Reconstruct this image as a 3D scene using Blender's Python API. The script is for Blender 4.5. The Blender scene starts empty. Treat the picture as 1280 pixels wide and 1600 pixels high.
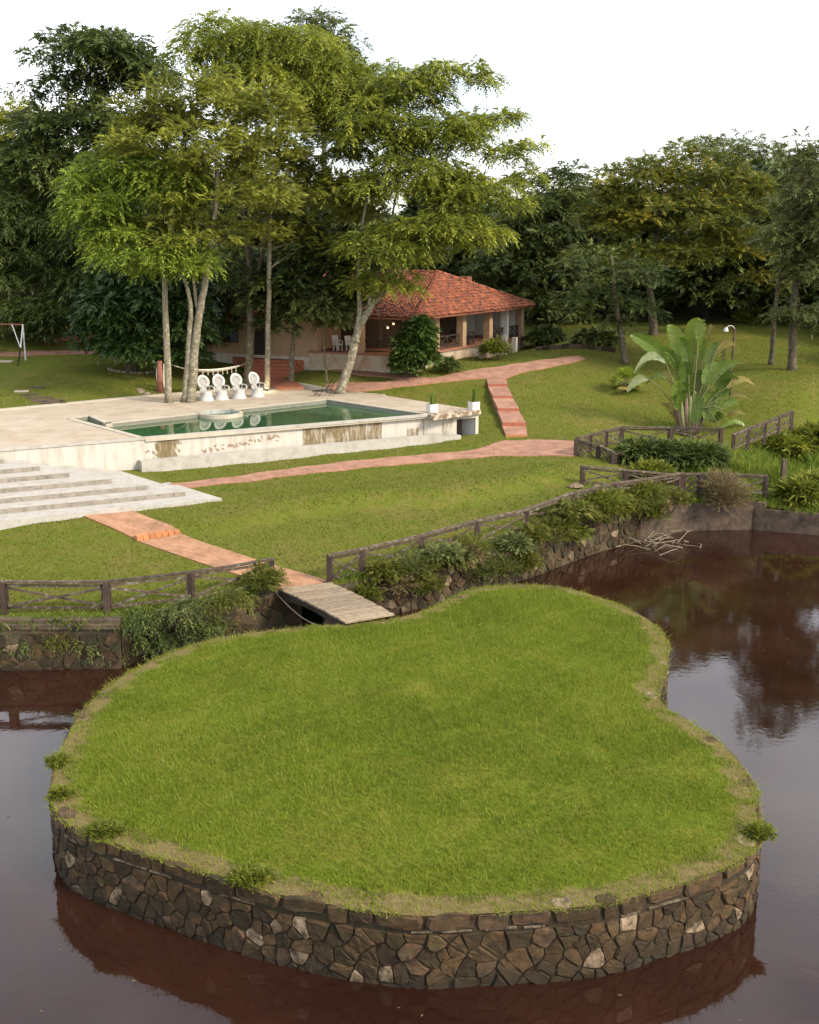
import bpy, bmesh, math, random
import numpy as np
from mathutils import Vector, Matrix
from mathutils.geometry import delaunay_2d_cdt

random.seed(7)
rng = np.random.default_rng(11)
scene = bpy.context.scene
COL = scene.collection

# ------------------------------------------------------------------ camera
F_PX, CAM_H, PITCH = 1716.0, 11.2, math.atan(400 / 1716.0)
cam_data = bpy.data.cameras.new("camera")
cam_data.sensor_fit = 'VERTICAL'
cam_data.sensor_height = 24.0
cam_data.lens = F_PX / 1600 * 24.0
cam_data.clip_start = 0.3
cam_data.clip_end = 2500
cam = bpy.data.objects.new("camera", cam_data)
cam.location = (0, 0, CAM_H)
cam.rotation_euler = (math.pi / 2 - PITCH, 0, 0)
COL.objects.link(cam)
scene.camera = cam

# ------------------------------------------------------------------ sky, sun, exposure
SUN_DIR = Vector((0.72, -0.42, 0.62)).normalized()      # towards the sun: to the right, a little behind the camera
world = bpy.data.worlds.new("World")
scene.world = world
world.use_nodes = True
wn, wl = world.node_tree.nodes, world.node_tree.links
wn.clear()
wo = wn.new('ShaderNodeOutputWorld')
bg = wn.new('ShaderNodeBackground')
sky = wn.new('ShaderNodeTexSky')
sky.sky_type = 'NISHITA'
sky.sun_disc = False
sky.sun_elevation = math.asin(SUN_DIR.z)
sky.sun_rotation = math.atan2(SUN_DIR.x, SUN_DIR.y)
sky.air_density = 1.0
sky.dust_density = 2.0
sky.ozone_density = 1.0
# thin, even cloud veil over the blue
tc = wn.new('ShaderNodeTexCoord')
mp = wn.new('ShaderNodeMapping'); mp.inputs['Scale'].default_value = (1, 1, 2.2)
nz = wn.new('ShaderNodeTexNoise'); nz.inputs['Scale'].default_value = 2.6; nz.inputs['Detail'].default_value = 6
rp = wn.new('ShaderNodeValToRGB')
rp.color_ramp.elements[0].position = 0.35; rp.color_ramp.elements[0].color = (0.16, 0.16, 0.16, 1)
rp.color_ramp.elements[1].position = 0.70; rp.color_ramp.elements[1].color = (0.62, 0.62, 0.62, 1)
mx = wn.new('ShaderNodeMix'); mx.data_type = 'RGBA'
mx.inputs[7].default_value = (14.5, 14.0, 13.5, 1)
wl.new(tc.outputs['Generated'], mp.inputs['Vector']); wl.new(mp.outputs['Vector'], nz.inputs['Vector'])
wl.new(nz.outputs['Fac'], rp.inputs['Fac']); wl.new(rp.outputs['Color'], mx.inputs[0])
wl.new(sky.outputs['Color'], mx.inputs[6]); wl.new(mx.outputs[2], bg.inputs['Color'])
bg.inputs['Strength'].default_value = 0.13
wl.new(bg.outputs['Background'], wo.inputs['Surface'])

sun_data = bpy.data.lights.new("sun", 'SUN')
sun_data.energy = 2.7
sun_data.angle = math.radians(11)
sun_data.color = (1.0, 0.87, 0.68)
sun = bpy.data.objects.new("sun", sun_data)
sun.rotation_euler = (-SUN_DIR).to_track_quat('-Z', 'Y').to_euler()
sun.location = (40, -40, 60)
COL.objects.link(sun)

scene.view_settings.view_transform = 'Standard'
scene.view_settings.look = 'None'
scene.view_settings.gamma = 1.0
scene.view_settings.exposure = 0.95
scene.render.engine = 'CYCLES'
scene.cycles.max_bounces = 6
scene.cycles.transparent_max_bounces = 4

# ------------------------------------------------------------------ photo survey: pixel -> place
CT, ST = math.cos(PITCH), math.sin(PITCH)
def ray(px, py):
    xc, yc = (px - 640) / F_PX, (800 - py) / F_PX
    return Vector((xc, CT + yc * ST, -ST + yc * CT))
def P(px, py, z):                     # where the sight line meets a level
    d = ray(px, py); t = (z - CAM_H) / d.z
    return Vector((d.x * t, d.y * t, z))
def D(px, py, y):                     # ... or a distance
    d = ray(px, py); t = y / d.y
    return Vector((d.x * t, y, CAM_H + d.z * t))
def px_per_m(y):
    return F_PX / (y * CT + 6 * ST)

WATER_Z = -1.45
ctrl_px = [
 (-250,960,0),(0,958,0),(180,960,0),(310,935,0),(430,915,0.0),(515,910,.0),(660,878,.05),(745,850,.12),(822,832,.2),(930,790,.5),(1063,772,.2),
 (1195,775,.05),(1300,785,-.35),(1185,790,-.35),(1100,785,-.1),(1050,789,-.05),(1280,802,-.42),(1000,796,.05),(1450,800,-.35),
 (0,880,.45),(0,815,1.2),(345,778,1.25),(140,806,1.2),(245,842,.85),(330,880,.4),(400,830,.85),(520,830,.75),(600,782,1.0),(720,770,1.0),(800,735,1.22),
 (250,747,1.4),(740,704,1.45),(400,735,1.4),(560,722,1.42),(620,745,1.2),
 (830,700,1.45),(895,712,1.4),(890,760,1.0),(905,690,1.5),(805,685,1.5),(795,640,2.4),(775,590,3.6),
 (900,620,2.7),(1000,570,4.0),(900,655,2.0),(1000,640,2.2),(969,694,1.45),(1047,694,1.45),(1126,697,1.4),(1145,705,1.3),(1234,668,1.8),(1330,650,2.0),
 (1040,720,.35),(1120,730,.1),(1250,720,.35),(1250,755,0),(1100,760,.25),(970,757,.65),(920,735,1.1),(1340,720,.3),
 (1200,575,4.1),(1280,600,3.7),(1100,560,4.3),(1150,630,2.6),
 (-60,645,3.0),(0,636,3.0),(200,620,3.0),(420,600,3.05),(530,611,3.05),(600,616,2.95),(690,620,2.75),(757,650,2.2),(765,690,1.6),(720,605,3.2),
 (690,582,3.85),(815,552,3.95),(560,582,3.75),(470,588,3.6),(345,575,3.7),(300,590,3.35),(640,592,3.65),(870,566,4.2),(130,600,3.5),(0,600,3.6),
 (0,555,4.5),(130,550,4.5),(100,522,5.5),(900,530,5.2),
]
cp = [P(*c) for c in ctrl_px]
cp = [(v.x, v.y, v.z) for v in cp] + [(-90,100,7),(0,105,6.5),(60,100,6.5),(100,80,4),(-120,40,0),(-90,60,3.2),(-60,160,7.5),(60,160,7.5),(0,220,8),(-200,120,7),
      (200,120,7),(130,45,-.3),(60,52,-.3),(-200,260,8),(200,260,8),(-60,36,0),(-45,34,0)]
cp = np.array(cp)
def _phi(r2):
    return np.where(r2 > 1e-9, 0.5 * r2 * np.log(np.maximum(r2, 1e-9)), 0)
_n = len(cp)
_K = _phi(((cp[:, None, :2] - cp[None, :, :2]) ** 2).sum(-1)) + np.eye(_n) * 2.5
_Pm = np.hstack([np.ones((_n, 1)), cp[:, :2]])
_A = np.vstack([np.hstack([_K, _Pm]), np.hstack([_Pm.T, np.zeros((3, 3))])])
_w = np.linalg.solve(_A, np.concatenate([cp[:, 2], np.zeros(3)]))
def hgt(xy):
    xy = np.atleast_2d(np.asarray(xy, float))[:, :2]
    out = np.zeros(len(xy))
    for i in range(0, len(xy), 20000):
        q = xy[i:i + 20000]
        r2 = ((q[:, None, :] - cp[None, :, :2]) ** 2).sum(-1)
        out[i:i + 20000] = _phi(r2) @ _w[:_n] + _w[_n] + q @ _w[_n + 1:]
    x, y = xy[:, 0], xy[:, 1]
    bump = .05 * np.sin(x * .9 + 1.3 * np.sin(y * .5)) * np.sin(y * .8) + .03 * np.sin(x * 2.1 + y * 1.7)
    # low scarp crossing the front lawn
    s = y - 0.55 * x - 46.3 + .5 * np.sin(x * .6)
    scarp = .30 * np.tanh(s * 2.2) * np.exp(-((s) / 2.6) ** 2) * np.exp(-((x - 0.0) / 9.0) ** 4)
    near = np.clip((95 - y) / 20, 0, 1)
    return out + bump * near * .6 + scarp
def H1(x, y):
    return float(hgt([(x, y)])[0])
def G(px, py):                        # where the sight line meets the land
    d = ray(px, py)
    t, step = 30.0, 1.0
    ts = np.arange(28, 260, .5)
    pts = np.outer(ts, np.array(d))
    zz = CAM_H + pts[:, 2] - hgt(pts[:, :2])
    below = np.where(zz < 0)[0]
    i = below[0] if len(below) else len(ts) - 1
    i0 = max(i - 1, 0)
    a, b = zz[i0], zz[i]
    t = ts[i0] + (ts[i] - ts[i0]) * (a / (a - b) if a != b else 0)
    return Vector((d.x * t, d.y * t, CAM_H + d.z * t))

# ------------------------------------------------------------------ materials
MATS = {}
def _nodes(name):
    m = bpy.data.materials.new(name); m.use_nodes = True
    n, l = m.node_tree.nodes, m.node_tree.links
    n.clear()
    out = n.new('ShaderNodeOutputMaterial')
    MATS[name] = m
    return m, n, l, out
def ramp(n, stops):
    r = n.new('ShaderNodeValToRGB'); e = r.color_ramp.elements
    while len(e) < len(stops): e.new(0.5)
    for el, (p, c) in zip(e, stops):
        el.position = p; el.color = (*c, 1) if len(c) == 3 else c
    return r
def noise(n, l, scale, detail=5, rough=.6, vec=None, dist=0):
    t = n.new('ShaderNodeTexNoise')
    t.inputs['Scale'].default_value = scale; t.inputs['Detail'].default_value = detail
    t.inputs['Roughness'].default_value = rough; t.inputs['Distortion'].default_value = dist
    if vec is not None: l.new(vec, t.inputs['Vector'])
    return t
def mixc(n, l, fac, a, b, mode='MIX'):
    m = n.new('ShaderNodeMix'); m.data_type = 'RGBA'; m.blend_type = mode
    for s, v in ((0, fac), (6, a), (7, b)):
        if hasattr(v, 'links'): l.new(v, m.inputs[s])
        elif isinstance(v, (int, float)): m.inputs[s].default_value = v
        else: m.inputs[s].default_value = (*v, 1)
    return m.outputs[2]
def mat(name, stops, scale=4, rough=.8, bump=.3, bscale=None, spots=None, objrand=.0, spec=.3, metal=0, stretch=None, detail=6, bdist=.02, wet=False):
    """noise-coloured surface; spots = (colour, scale, lo, hi) adds patches of wear; objrand varies value per object"""
    m, n, l, out = _nodes(name)
    b = n.new('ShaderNodeBsdfPrincipled'); l.new(b.outputs[0], out.inputs[0])
    tcn = n.new('ShaderNodeTexCoord'); vec = tcn.outputs['Object']
    if stretch:
        mpn = n.new('ShaderNodeMapping'); mpn.inputs['Scale'].default_value = stretch
        l.new(vec, mpn.inputs[0]); vec = mpn.outputs[0]
    t = noise(n, l, scale, detail, .65, vec)
    r = ramp(n, stops); l.new(t.outputs['Fac'], r.inputs[0]); col = r.outputs[0]
    for sp in ([spots] if spots and not isinstance(spots, list) else (spots or [])):
        t2 = noise(n, l, sp[1], 7, .7, tcn.outputs['Object'] if len(sp) < 5 else vec)
        r2 = ramp(n, [(sp[2], (0, 0, 0)), (sp[3], (1, 1, 1))]); l.new(t2.outputs['Fac'], r2.inputs[0])
        col = mixc(n, l, r2.outputs[0], col, sp[0])
    if objrand:
        oi = n.new('ShaderNodeObjectInfo')
        hs = n.new('ShaderNodeHueSaturation')
        mr = n.new('ShaderNodeMapRange'); mr.inputs[3].default_value = 1 - objrand; mr.inputs[4].default_value = 1 + objrand
        l.new(oi.outputs['Random'], mr.inputs[0]); l.new(mr.outputs[0], hs.inputs['Value']); l.new(col, hs.inputs['Color']); col = hs.outputs[0]
    if wet:                      # slimy dark band just above the waterline, moss streaks higher up
        sx = n.new('ShaderNodeSeparateXYZ'); l.new(tcn.outputs['Object'], sx.inputs[0])
        tw = noise(n, l, 1.6, 5, .6, tcn.outputs['Object'])
        ma = n.new('ShaderNodeMath'); ma.operation = 'MULTIPLY_ADD'; ma.inputs[1].default_value = .9; l.new(tw.outputs['Fac'], ma.inputs[0]); l.new(sx.outputs[2], ma.inputs[2])
        rw = ramp(n, [(.0, (1, 1, 1)), (.30, (0, 0, 0))])
        mr_ = n.new('ShaderNodeMapRange'); mr_.inputs[1].default_value = -1.15; mr_.inputs[2].default_value = .45; l.new(ma.outputs[0], mr_.inputs[0]); l.new(mr_.outputs[0], rw.inputs[0])
        col = mixc(n, l, rw.outputs[0], col, (.016, .013, .009))
        tm_ = noise(n, l, 2.1, 8, .75, tcn.outputs['Object']); rm_ = ramp(n, [(.54, (0, 0, 0)), (.70, (.7, .7, .7))]); l.new(tm_.outputs['Fac'], rm_.inputs[0])
        col = mixc(n, l, rm_.outputs[0], col, (.046, .036, .012))
        tu_ = noise(n, l, 5.5, 9, .8, tcn.outputs['Object']); ru_ = ramp(n, [(.47, (0, 0, 0)), (.57, (.9, .9, .9))]); l.new(tu_.outputs['Fac'], ru_.inputs[0])
        col = mixc(n, l, ru_.outputs[0], col, (.030, .021, .011))       # mud and old mortar smeared over the faces
        tg_ = noise(n, l, 11, 8, .8, tcn.outputs['Object']); rg_ = ramp(n, [(.3, (.45, .45, .45)), (.7, (1.25, 1.25, 1.25))]); l.new(tg_.outputs['Fac'], rg_.inputs[0])
        col = mixc(n, l, 1.0, col, rg_.outputs[0], 'MULTIPLY')
    l.new(col, b.inputs['Base Color'])
    b.inputs['Roughness'].default_value = rough; b.inputs['Specular IOR Level'].default_value = spec; b.inputs['Metallic'].default_value = metal
    if bump:
        t3 = noise(n, l, bscale or scale * 3, 6, .7, vec)
        bp = n.new('ShaderNodeBump'); bp.inputs['Strength'].default_value = bump; bp.inputs['Distance'].default_value = bdist
        l.new(t3.outputs['Fac'], bp.inputs['Height']); l.new(bp.outputs[0], b.inputs['Normal'])
    return m
def leafmat(name, stops, trans=.45, rough=.55, spec=.25):
    """leaf colour picked by the per-leaf tint attribute"""
    m, n, l, out = _nodes(name)
    a = n.new('ShaderNodeAttribute'); a.attribute_name = 'tint'
    r = ramp(n, stops); l.new(a.outputs['Fac'], r.inputs[0])
    b = n.new('ShaderNodeBsdfPrincipled'); l.new(r.outputs[0], b.inputs['Base Color'])
    b.inputs['Roughness'].default_value = rough; b.inputs['Specular IOR Level'].default_value = spec
    t = n.new('ShaderNodeBsdfTranslucent'); l.new(r.outputs[0], t.inputs['Color'])
    ms = n.new('ShaderNodeMixShader'); ms.inputs[0].default_value = trans
    l.new(b.outputs[0], ms.inputs[1]); l.new(t.outputs[0], ms.inputs[2]); l.new(ms.outputs[0], out.inputs[0])
    return m

def lawnmat(name, g1, g2, dry, soil, edge=False):
    m, n, l, out = _nodes(name)
    b = n.new('ShaderNodeBsdfPrincipled'); l.new(b.outputs[0], out.inputs[0])
    tcn = n.new('ShaderNodeTexCoord'); v = tcn.outputs['Object']
    big = noise(n, l, .35, 5, .6, v); fine = noise(n, l, 9, 6, .75, v); mid = noise(n, l, 1.4, 6, .7, v)
    r1 = ramp(n, [(.35, g1), (.62, g2)]); l.new(fine.outputs['Fac'], r1.inputs[0])
    r2 = ramp(n, [(.46, (0, 0, 0)), (.70, (.85, .85, .85))]); l.new(mid.outputs['Fac'], r2.inputs[0])
    c = mixc(n, l, r2.outputs[0], r1.outputs[0], dry)
    r3 = ramp(n, [(.48, (0, 0, 0)), (.68, (.8, .8, .8))]); l.new(big.outputs['Fac'], r3.inputs[0])
    c = mixc(n, l, r3.outputs[0], c, dry)
    m3 = noise(n, l, 2.3, 7, .8, v)
    r4 = ramp(n, [(.66, (0, 0, 0)), (.76, (.7, .7, .7))]); l.new(m3.outputs['Fac'], r4.inputs[0])
    c = mixc(n, l, r4.outputs[0], c, soil)
    if edge:
        a = n.new('ShaderNodeAttribute'); a.attribute_name = 'edge'
        ad = n.new('ShaderNodeMath'); ad.operation = 'MULTIPLY_ADD'; ad.inputs[1].default_value = .9
        sb = n.new('ShaderNodeMath'); sb.operation = 'SUBTRACT'; sb.inputs[1].default_value = .5
        l.new(m3.outputs['Fac'], sb.inputs[0]); l.new(sb.outputs[0], ad.inputs[0]); l.new(a.outputs['Fac'], ad.inputs[2])
        r5 = ramp(n, [(.42, (0, 0, 0)), (.56, (1, 1, 1))]); l.new(ad.outputs[0], r5.inputs[0])
        sc = ramp(n, [(.3, (.11, .085, .032)), (.7, (.20, .155, .075))]); l.new(fine.outputs['Fac'], sc.inputs[0])
        c = mixc(n, l, r5.outputs[0], c, sc.outputs[0])
    l.new(c, b.inputs['Base Color']); b.inputs['Roughness'].default_value = .95; b.inputs['Specular IOR Level'].default_value = .1
    hb = noise(n, l, 14, 6, .8, v)
    bp = n.new('ShaderNodeBump'); bp.inputs['Strength'].default_value = .9; bp.inputs['Distance'].default_value = .06
    l.new(hb.outputs['Fac'], bp.inputs['Height']); l.new(bp.outputs[0], b.inputs['Normal'])
    return m

lawnmat('lawn', (.064, .082, .010), (.110, .132, .016), (.132, .118, .030), (.105, .070, .030))
lawnmat('island_turf', (.080, .110, .009), (.125, .162, .014), (.165, .155, .026), (.13, .095, .04), edge=True)
leafmat('grass_blade', [(0, (0.0903, 0.1330, 0.0090)), (.45, (0.1548, 0.2109, 0.0153)), (.8, (0.2107, 0.2489, 0.0252)), (1, (0.2580, 0.2232, 0.0630))], trans=.4, rough=.6)
leafmat('lawn_blade', [(0, (0.0748, 0.0960, 0.0108)), (.5, (0.1320, 0.1517, 0.0180)), (1, (0.1892, 0.1680, 0.0450))], trans=.3, rough=.7)
leafmat('reed_blade', [(0, (0.060, 0.108, 0.014)), (.5, (0.144, 0.216, 0.024)), (1, (0.288, 0.300, 0.060))], trans=.4)
leafmat('leaf_feather', [(0, (0.0853, 0.1156, 0.0180)), (.5, (0.1879, 0.2214, 0.0312)), (.85, (0.2981, 0.3305, 0.0432)), (1, (0.4266, 0.4406, 0.0552))])
leafmat('leaf_bright', [(0, (0.082, 0.128, 0.015)), (.5, (0.164, 0.234, 0.028)), (1, (0.306, 0.366, 0.044))])
leafmat('leaf_olive', [(0, (0.0907, 0.1058, 0.0204)), (.5, (0.1825, 0.1998, 0.0312)), (.85, (0.2916, 0.3121, 0.0432)), (1, (0.4093, 0.4363, 0.0600))])
leafmat('leaf_dark', [(0, (0.0330, 0.0493, 0.0143)), (.6, (0.0705, 0.1015, 0.0234)), (1, (0.1395, 0.1682, 0.0338))], trans=.25)
leafmat('leaf_mango', [(0, (0.0208, 0.0438, 0.0110)), (.6, (0.0403, 0.0825, 0.0187)), (1, (0.0858, 0.1413, 0.0264))], trans=.2, rough=.4, spec=.4)
leafmat('leaf_grey', [(0, (0.056, 0.071, 0.021)), (.6, (0.105, 0.125, 0.034)), (1, (0.166, 0.190, 0.052))], trans=.3)
leafmat('leaf_yellow', [(0, (.055, .076, .012)), (.6, (.125, .142, .020)), (.92, (.20, .19, .03)), (.96, (.36, .27, .03)), (1, (.42, .31, .03))])
leafmat('leaf_dry', [(0, (.09, .06, .03)), (.6, (.17, .13, .06)), (1, (.24, .19, .09))], trans=.2)
leafmat('leaf_shrub', [(0, (0.061, 0.083, 0.010)), (.5, (0.136, 0.162, 0.018)), (1, (0.237, 0.250, 0.030))])
leafmat('leaf_bush', [(0, (.022, .048, .008)), (.6, (.050, .088, .014)), (1, (.11, .15, .025))], trans=.3)
leafmat('leaf_weed', [(0, (.060, .075, .012)), (.6, (.125, .140, .020)), (1, (.21, .20, .04))])
leafmat('leaf_fern', [(0, (.10, .14, .02)), (1, (.20, .24, .04))])
leafmat('leaf_paddle', [(0, (0.075, 0.133, 0.020)), (.6, (0.143, 0.217, 0.035)), (1, (0.225, 0.280, 0.050))], trans=.35, rough=.4, spec=.4)
leafmat('leaf_paddle_old', [(0, (.17, .15, .04)), (1, (.30, .24, .07))], trans=.3)
leafmat('leaf_paddle_pale', [(0, (.17, .21, .10)), (1, (.24, .28, .14))], trans=.3)

def barkmat(name, a, b_, lichen):
    return mat(name, [(.3, a), (.7, b_)], scale=6, rough=.9, bump=.8, bscale=14, spots=(lichen, 5, .5, .62), stretch=(1, 1, .35), bdist=.03)
barkmat('bark_pale', (.10, .085, .06), (.20, .175, .125), (.30, .29, .20))
barkmat('bark_brown', (.05, .04, .028), (.11, .088, .06), (.15, .14, .09))
barkmat('bark_dark', (.025, .02, .016), (.06, .048, .036), (.07, .066, .045))
mat('stone_brown', [(.3, (0.0488, 0.0269, 0.0109)), (.7, (0.1035, 0.0602, 0.0247))], scale=5, bump=.9, bscale=16, spots=[((.052, .044, .016), 3, .5, .66), ((.24, .19, .12), 9, .62, .72)], objrand=.35, bdist=.03, wet=True)
mat('stone_dark', [(.3, (0.0238, 0.0137, 0.0061)), (.7, (0.0515, 0.0308, 0.0141))], scale=5, bump=.9, bscale=16, spots=((.035, .042, .018), 3, .5, .62), objrand=.35, bdist=.03, wet=True)
mat('stone_light', [(.3, (0.2090, 0.1494, 0.0931)), (.7, (0.3520, 0.2667, 0.1771))], scale=6, bump=.6, bscale=16, spots=((.12, .09, .05), 7, .58, .70), objrand=.25, wet=True)
mat('stone_red', [(.3, (0.0660, 0.0378, 0.0199)), (.7, (0.1196, 0.0713, 0.0385))], scale=6, bump=.7, bscale=16, spots=((.07, .06, .035), 5, .52, .66), objrand=.25, wet=True)
mat('mortar', [(.3, (0.0205, 0.0134, 0.0074)), (.7, (0.0432, 0.0296, 0.0166))], scale=8, bump=.9, spots=((.034, .042, .016), 3, .5, .65), wet=True)
mat('mortar_white', [(.3, (.17, .13, .09)), (.7, (.27, .22, .16))], scale=8, bump=.5, spots=((.10, .09, .05), 4, .5, .62), wet=True)
mat('earth', [(.3, (.045, .032, .020)), (.7, (.095, .068, .040))], scale=4, bump=1, spots=((.04, .05, .015), 2.5, .5, .65), bdist=.06)
mat('concrete_dirty', [(.3, (0.0507, 0.0346, 0.0245)), (.7, (0.1092, 0.0778, 0.0558))], scale=3, bump=.5, spots=[((.025, .020, .016), 1.8, .48, .66), ((.20, .16, .12), 5, .62, .72)])
mat('concrete_deck', [(.3, (.30, .250, .185)), (.7, (.38, .325, .255))], scale=1.2, bump=.25, bscale=30, spots=[((.24, .175, .11), .7, .52, .72), ((.40, .345, .27), .5, .5, .7)])
mat('concrete_kerb', [(.3, (.32, .285, .225)), (.7, (.43, .385, .315))], scale=2, bump=.3, spots=((.30, .27, .22), 3, .58, .72))
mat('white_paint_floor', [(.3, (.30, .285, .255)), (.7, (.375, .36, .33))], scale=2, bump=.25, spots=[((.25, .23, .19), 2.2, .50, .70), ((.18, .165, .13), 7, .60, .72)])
mat('white_riser_shaded', [(.3, (.17, .155, .13)), (.7, (.26, .24, .21))], scale=3, bump=.3, stretch=(1, 1, .4), spots=((.12, .11, .085), 4, .50, .66))  # darker than the treads: riser shade put into the colour, with some grime
mat('whitewash', [(.3, (.36, .33, .28)), (.7, (.48, .45, .40))], scale=2.5, bump=.35, stretch=(1, 1, .22), spots=[((.26, .22, .15), 2.6, .54, .70, 1), ((.19, .15, .09), 6, .64, .76, 1)])
mat('wood_weathered', [(.3, (.034, .023, .016)), (.7, (.085, .060, .043))], scale=7, bump=.7, spots=((.17, .155, .13), 6, .52, .66), objrand=.3, bdist=.02)
mat('wood_post', [(.3, (.030, .019, .015)), (.7, (.068, .044, .034))], scale=6, bump=.7, stretch=(1, 1, .3), spots=((.12, .12, .075), 4, .6, .72), objrand=.25)
mat('wood_plank', [(.3, (.15, .115, .075)), (.7, (.27, .215, .150))], scale=5, bump=.5, spots=((.15, .12, .085), 3, .55, .7), objrand=.22)
mat('wood_dark', [(.3, (.018, .013, .010)), (.7, (.045, .033, .024))], scale=6, bump=.5, objrand=.2)
mat('clay_tile', [(.3, (.15, .040, .020)), (.5, (.27, .078, .034)), (.7, (.37, .135, .062))], scale=2.2, rough=.9, bump=.4, bscale=20, spots=[((.050, .026, .020), 3.4, .46, .58), ((.34, .17, .11), 7, .58, .68)])
mat('clay_old', [(.3, (.13, .05, .03)), (.7, (.26, .10, .055))], scale=5, rough=.9, bump=.4)
mat('plaster_tan', [(.3, (.28, .19, .110)), (.7, (.37, .26, .16))], scale=2, bump=.3, spots=((.28, .19, .11), 1.5, .55, .72))
mat('plaster_peel', [(.3, (.30, .25, .185)), (.7, (.40, .34, .26))], scale=1.5, bump=.4, spots=[((.30, .17, .10), 1.1, .50, .62), ((.16, .14, .09), 2.2, .58, .70)])
mat('white_paint', [(.3, (.50, .485, .45)), (.7, (.58, .565, .53))], scale=4, bump=.1, rough=.6)
mat('wicker_white', [(.3, (.36, .35, .34)), (.7, (.46, .45, .44))], scale=30, bump=.5, bscale=60, rough=.6)
mat('wicker_gap', [(.3, (.28, .27, .26)), (.7, (.48, .47, .45))], scale=40, bump=.8, bscale=60, rough=.8)
mat('dark_metal', [(.3, (.02, .017, .014)), (.7, (.05, .04, .03))], scale=10, bump=.1, rough=.9, spec=.1)
mat('rust_metal', [(.3, (.16, .06, .04)), (.7, (.26, .11, .08))], scale=8, bump=.2, rough=.7)
mat('grey_metal', [(.3, (.35, .35, .34)), (.7, (.5, .5, .48))], scale=8, bump=.1, rough=.5)
mat('cloth_cream', [(.3, (.56, .51, .40)), (.7, (.68, .63, .51))], scale=14, bump=.5, bscale=40, rough=.95)
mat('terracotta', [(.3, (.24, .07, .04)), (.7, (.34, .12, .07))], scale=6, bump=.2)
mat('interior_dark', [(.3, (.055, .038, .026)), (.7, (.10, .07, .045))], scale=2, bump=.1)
mat('porch_floor', [(.3, (.20, .09, .055)), (.7, (.28, .13, .08))], scale=3, bump=.1)
mat('soil_bare', [(.3, (.10, .062, .035)), (.7, (.19, .125, .075))], scale=4, bump=.8, spots=((.08, .09, .02), 2, .55, .66))
mat('palm_base', [(.3, (.10, .062, .052)), (.7, (.20, .135, .105))], scale=5, bump=.7, stretch=(1, 1, .2))
mat('palm_stalk', [(.3, (.11, .13, .045)), (.7, (.20, .21, .09))], scale=6, bump=.2)
mat('branch_dry', [(.3, (.12, .095, .065)), (.7, (.26, .22, .16))], scale=8, bump=.3)
mat('fire_stone', [(.3, (.14, .10, .08)), (.7, (.26, .20, .16))], scale=6, bump=.5)
mat('shoot_pipe', [(.3, (.05, .05, .05)), (.7, (.1, .1, .1))], scale=6, bump=.2)
mat('rope', [(.3, (.16, .13, .09)), (.7, (.26, .22, .16))], scale=20, bump=.4)

def brickmat(name, c1, c2, mortar_c, scale, rot=0):
    m, n, l, out = _nodes(name)
    b = n.new('ShaderNodeBsdfPrincipled'); l.new(b.outputs[0], out.inputs[0])
    tcn = n.new('ShaderNodeTexCoord'); mpn = n.new('ShaderNodeMapping'); mpn.inputs['Rotation'].default_value = (0, 0, rot)
    l.new(tcn.outputs['Object'], mpn.inputs[0])
    t = n.new('ShaderNodeTexBrick'); l.new(mpn.outputs[0], t.inputs[0])
    t.inputs['Scale'].default_value = scale; t.inputs['Mortar Size'].default_value = .018
    t.inputs['Color1'].default_value = (*c1, 1); t.inputs['Color2'].default_value = (*c2, 1); t.inputs['Mortar'].default_value = (*mortar_c, 1)
    nz_ = noise(n, l, 1.3, 7, .7, tcn.outputs['Object'])
    r = ramp(n, [(.35, (.62, .60, .56)), (.65, (1.1, 1.08, 1.05))]); l.new(nz_.outputs['Fac'], r.inputs[0])
    c = mixc(n, l, 1.0, t.outputs['Color'], r.outputs[0], 'MULTIPLY')
    l.new(c, b.inputs['Base Color']); b.inputs['Roughness'].default_value = .85; b.inputs['Specular IOR Level'].default_value = .25
    bp = n.new('ShaderNodeBump'); bp.inputs['Strength'].default_value = .4; bp.inputs['Distance'].default_value = .01; bp.invert = True
    l.new(t.outputs['Fac'], bp.inputs['Height']); l.new(bp.outputs[0], b.inputs['Normal'])
    return m
brickmat('path_brick', (.30, .165, .098), (.37, .210, .13), (.24, .145, .090), 3.2, .62)
brickmat('path_tile', (.30, .165, .118), (.35, .200, .146), (.24, .13, .092), 3.0, .5)
brickmat('patio_brick', (.30, .105, .060), (.36, .135, .078), (.22, .09, .05), 3.0, .46)
mat('brick_face', [(.3, (.33, .125, .048)), (.7, (.44, .19, .080))], scale=5, bump=.4, objrand=.2)
mat('path_edge', [(.3, (.24, .11, .065)), (.7, (.33, .165, .10))], scale=5, bump=.4, spots=((.22, .15, .08), 3, .55, .68))

# stained pool wall: whitewash with mould patches and flaked spots
m, n, l, out = _nodes('pool_wall_paint')
b = n.new('ShaderNodeBsdfPrincipled'); l.new(b.outputs[0], out.inputs[0])
tcn = n.new('ShaderNodeTexCoord'); v = tcn.outputs['Object']
mpn = n.new('ShaderNodeMapping'); mpn.inputs['Scale'].default_value = (1, 1, .18); l.new(v, mpn.inputs[0])
t = noise(n, l, 3, 6, .7, mpn.outputs[0]); r = ramp(n, [(.3, (.30, .275, .23)), (.55, (.42, .40, .36))]); l.new(t.outputs['Fac'], r.inputs[0]); c = r.outputs[0]
a = n.new('ShaderNodeAttribute'); a.attribute_name = 'stain'
t2 = noise(n, l, 5, 7, .75, mpn.outputs[0]); t2b = noise(n, l, 3.2, 7, .75, v)
mm = n.new('ShaderNodeMath'); mm.operation = 'MULTIPLY_ADD'; mm.inputs[1].default_value = 1.6; l.new(t2.outputs['Fac'], mm.inputs[0])
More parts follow.
